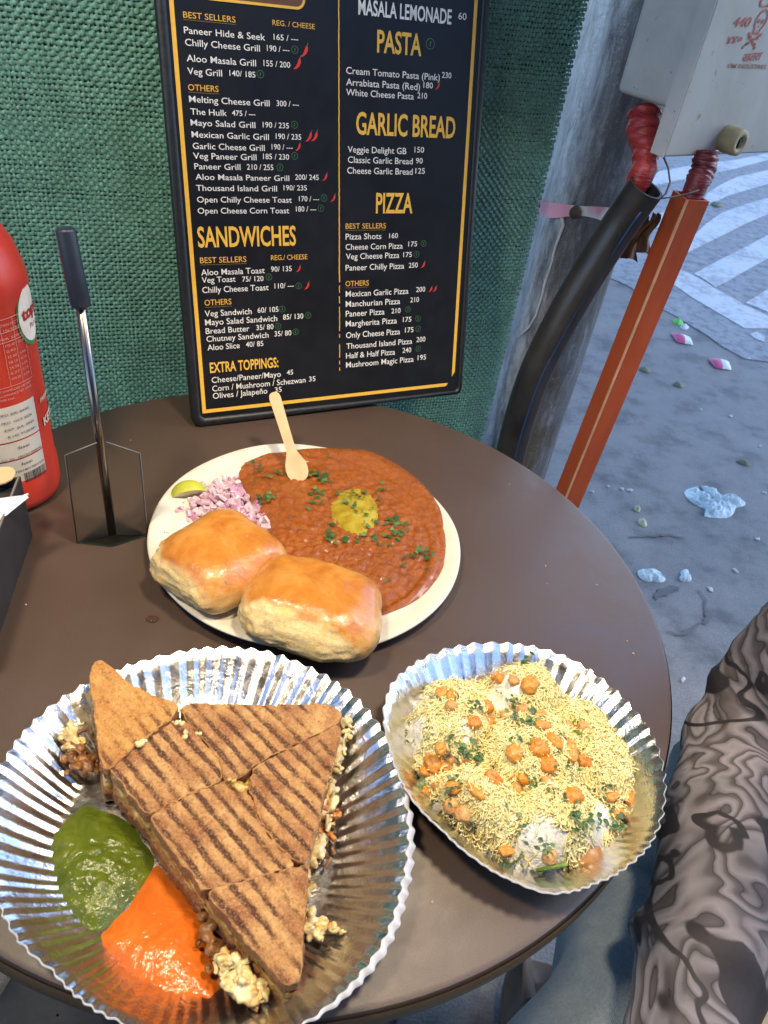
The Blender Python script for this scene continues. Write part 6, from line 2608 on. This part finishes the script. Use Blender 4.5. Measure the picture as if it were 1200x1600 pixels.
SE = [(0, 1), (1, 2), (2, 3), (2, 4), (4, 5), (5, 6), (6, 7), (7, 8), (8, 9), (9, 10), (2, 11), (11, 12), (12, 13), (13, 14), (14, 15)]
SRd = [(.165, .165), (.118, .13), (.135, .14), .075, .066, .048, .041, .043, .045, .042, .032, .068, .056, .047, .046, .038]
smesh = skin_mesh('top', SJ, SE, SRd, 3)
fold_c = elR * .42 + wrR * .58
fdir = (wrR - elR) / np.linalg.norm(wrR - elR)


def sleeve_w(p):
    p = np.array(p)
    d = .0012 * nz(p, 16, 2)
    if p[0] < .44 and p[2] < .78:
        s = (p - fold_c) @ fdir + .006 * math.sin(p[0] * 60 + p[2] * 50)
        d += .0065 * math.exp(-((s - .010) / .014)**2) * (1 if s > 0 else math.exp(-(s / .003)**2))
        e = (p - elR) @ fdir
        d += .0020 * math.sin(e * 150 + 6 * nz(p, 16, 2)) * math.exp(-(e / .06)**2)
        d += .0016 * math.sin((p - fold_c) @ np.array([.8, .2, .5]) * 150 + 4 * nz(p, 20, 2))
    return d


wrinkle(smesh, sleeve_w)
mesh_obj('marbled_top', smesh, mb_.m, person)
for s_, a_ in ((-1, aR_), (1, aL_)):
    b = MB()
    g = []
    for t in np.linspace(0, 1, 14):
        c = a_ + V3(-.02 * t * (1 if s_ < 0 else -1), .05 - .24 * t, 0)
        hw_, hh_ = .040 * (1 - .25 * (2 * t - .9)**2), .055 - .030 * t
        if t in (0.0, 1.0):
            hw_, hh_ = .012, .014
        g.append([(c[0] + hw_ * math.cos(k), c[1], max(.028, .03 + hh_ * (1 + math.sin(k)))) for k in np.linspace(0, 2 * np.pi, 17)[:-1]])
    b.grid(g, cv=True)
    b.build('shoe', simple('brown_shoe', (.09, .05, .03), .5), person, smooth=True)

# cream plastic stool under the person
stm_ = NT('cream_plastic')
stm_.set(color=stm_.ramp(stm_.noise(12, 4), [(.3, (.55, .48, .36)), (.7, (.62, .55, .42))]), rough=.5)
st_c = V3(.515, .36, 0)
stool = thing('stool', st_c, 'cream plastic stool under the seated person', 'stool')
b = MB()
sq = [(math.copysign(abs(math.cos(t))**.45, math.cos(t)), math.copysign(abs(math.sin(t))**.45, math.sin(t))) for t in np.linspace(0, 2 * np.pi, 49)[:-1]]
b.grid([[(st_c[0] + x * k * .19, st_c[1] + y * k * .19, z) for x, y in sq] for k, z in ((.9, .395), (1.0, .40), (1.0, .428), (.97, .436), (.9, .438), (.02, .436))], cv=True)
b.build('seat', stm_.m, stool, smooth=True)
for sx in (-1, 1):
    for sy in (-1, 1):
        b = MB()
        b.tube([(st_c[0] + sx * .15, st_c[1] + sy * .15, .40), (st_c[0] + sx * .19, st_c[1] + sy * .19, .0265)], [.022, .018], 10)
        b.build('leg', stm_.m, stool, smooth=True)

# brown bag with a metal buckle on the ground under the table
bg_c = P(842, 1560, .10)
bag = thing('brown_bag', (bg_c[0], bg_c[1], .026), 'small brown leather bag with a metal buckle on the ground under the table', 'bag')
lea = simple('brown_leather', (.11, .075, .055), .6, .25, 40, .3)
b = MB()
g = []
for z, k in ((.026, .55), (.034, .65), (.06, .7), (.10, .62), (.115, .5), (.118, .2)):
    g.append([(bg_c[0] + .055 * k * math.copysign(abs(math.cos(t))**.6, math.cos(t)), bg_c[1] + .075 * k * math.copysign(abs(math.sin(t))**.6, math.sin(t)), z + .004 * math.sin(3 * t)) for t in np.linspace(0, 2 * np.pi, 33)[:-1]])
b.grid(g, cv=True)
b.f.append(tuple(range(b.n - 32, b.n))); b.mi.append(0)
b.build('pouch', lea, bag, smooth=True)
b = MB()
b.tube([(bg_c[0] - .02, bg_c[1] - .05, .10), (bg_c[0] - .03, bg_c[1] - .02, .16), (bg_c[0] - .03, bg_c[1] + .03, .16), (bg_c[0] - .02, bg_c[1] + .055, .10)], .010, 10, squash=.35)
b.build('strap', lea, bag, smooth=True)
b = MB()
b.tube([(bg_c[0] - .030, bg_c[1] - .022, .155), (bg_c[0] - .018, bg_c[1] - .030, .155)], .0042, 10)
b.build('buckle', rod.m, bag, smooth=True)
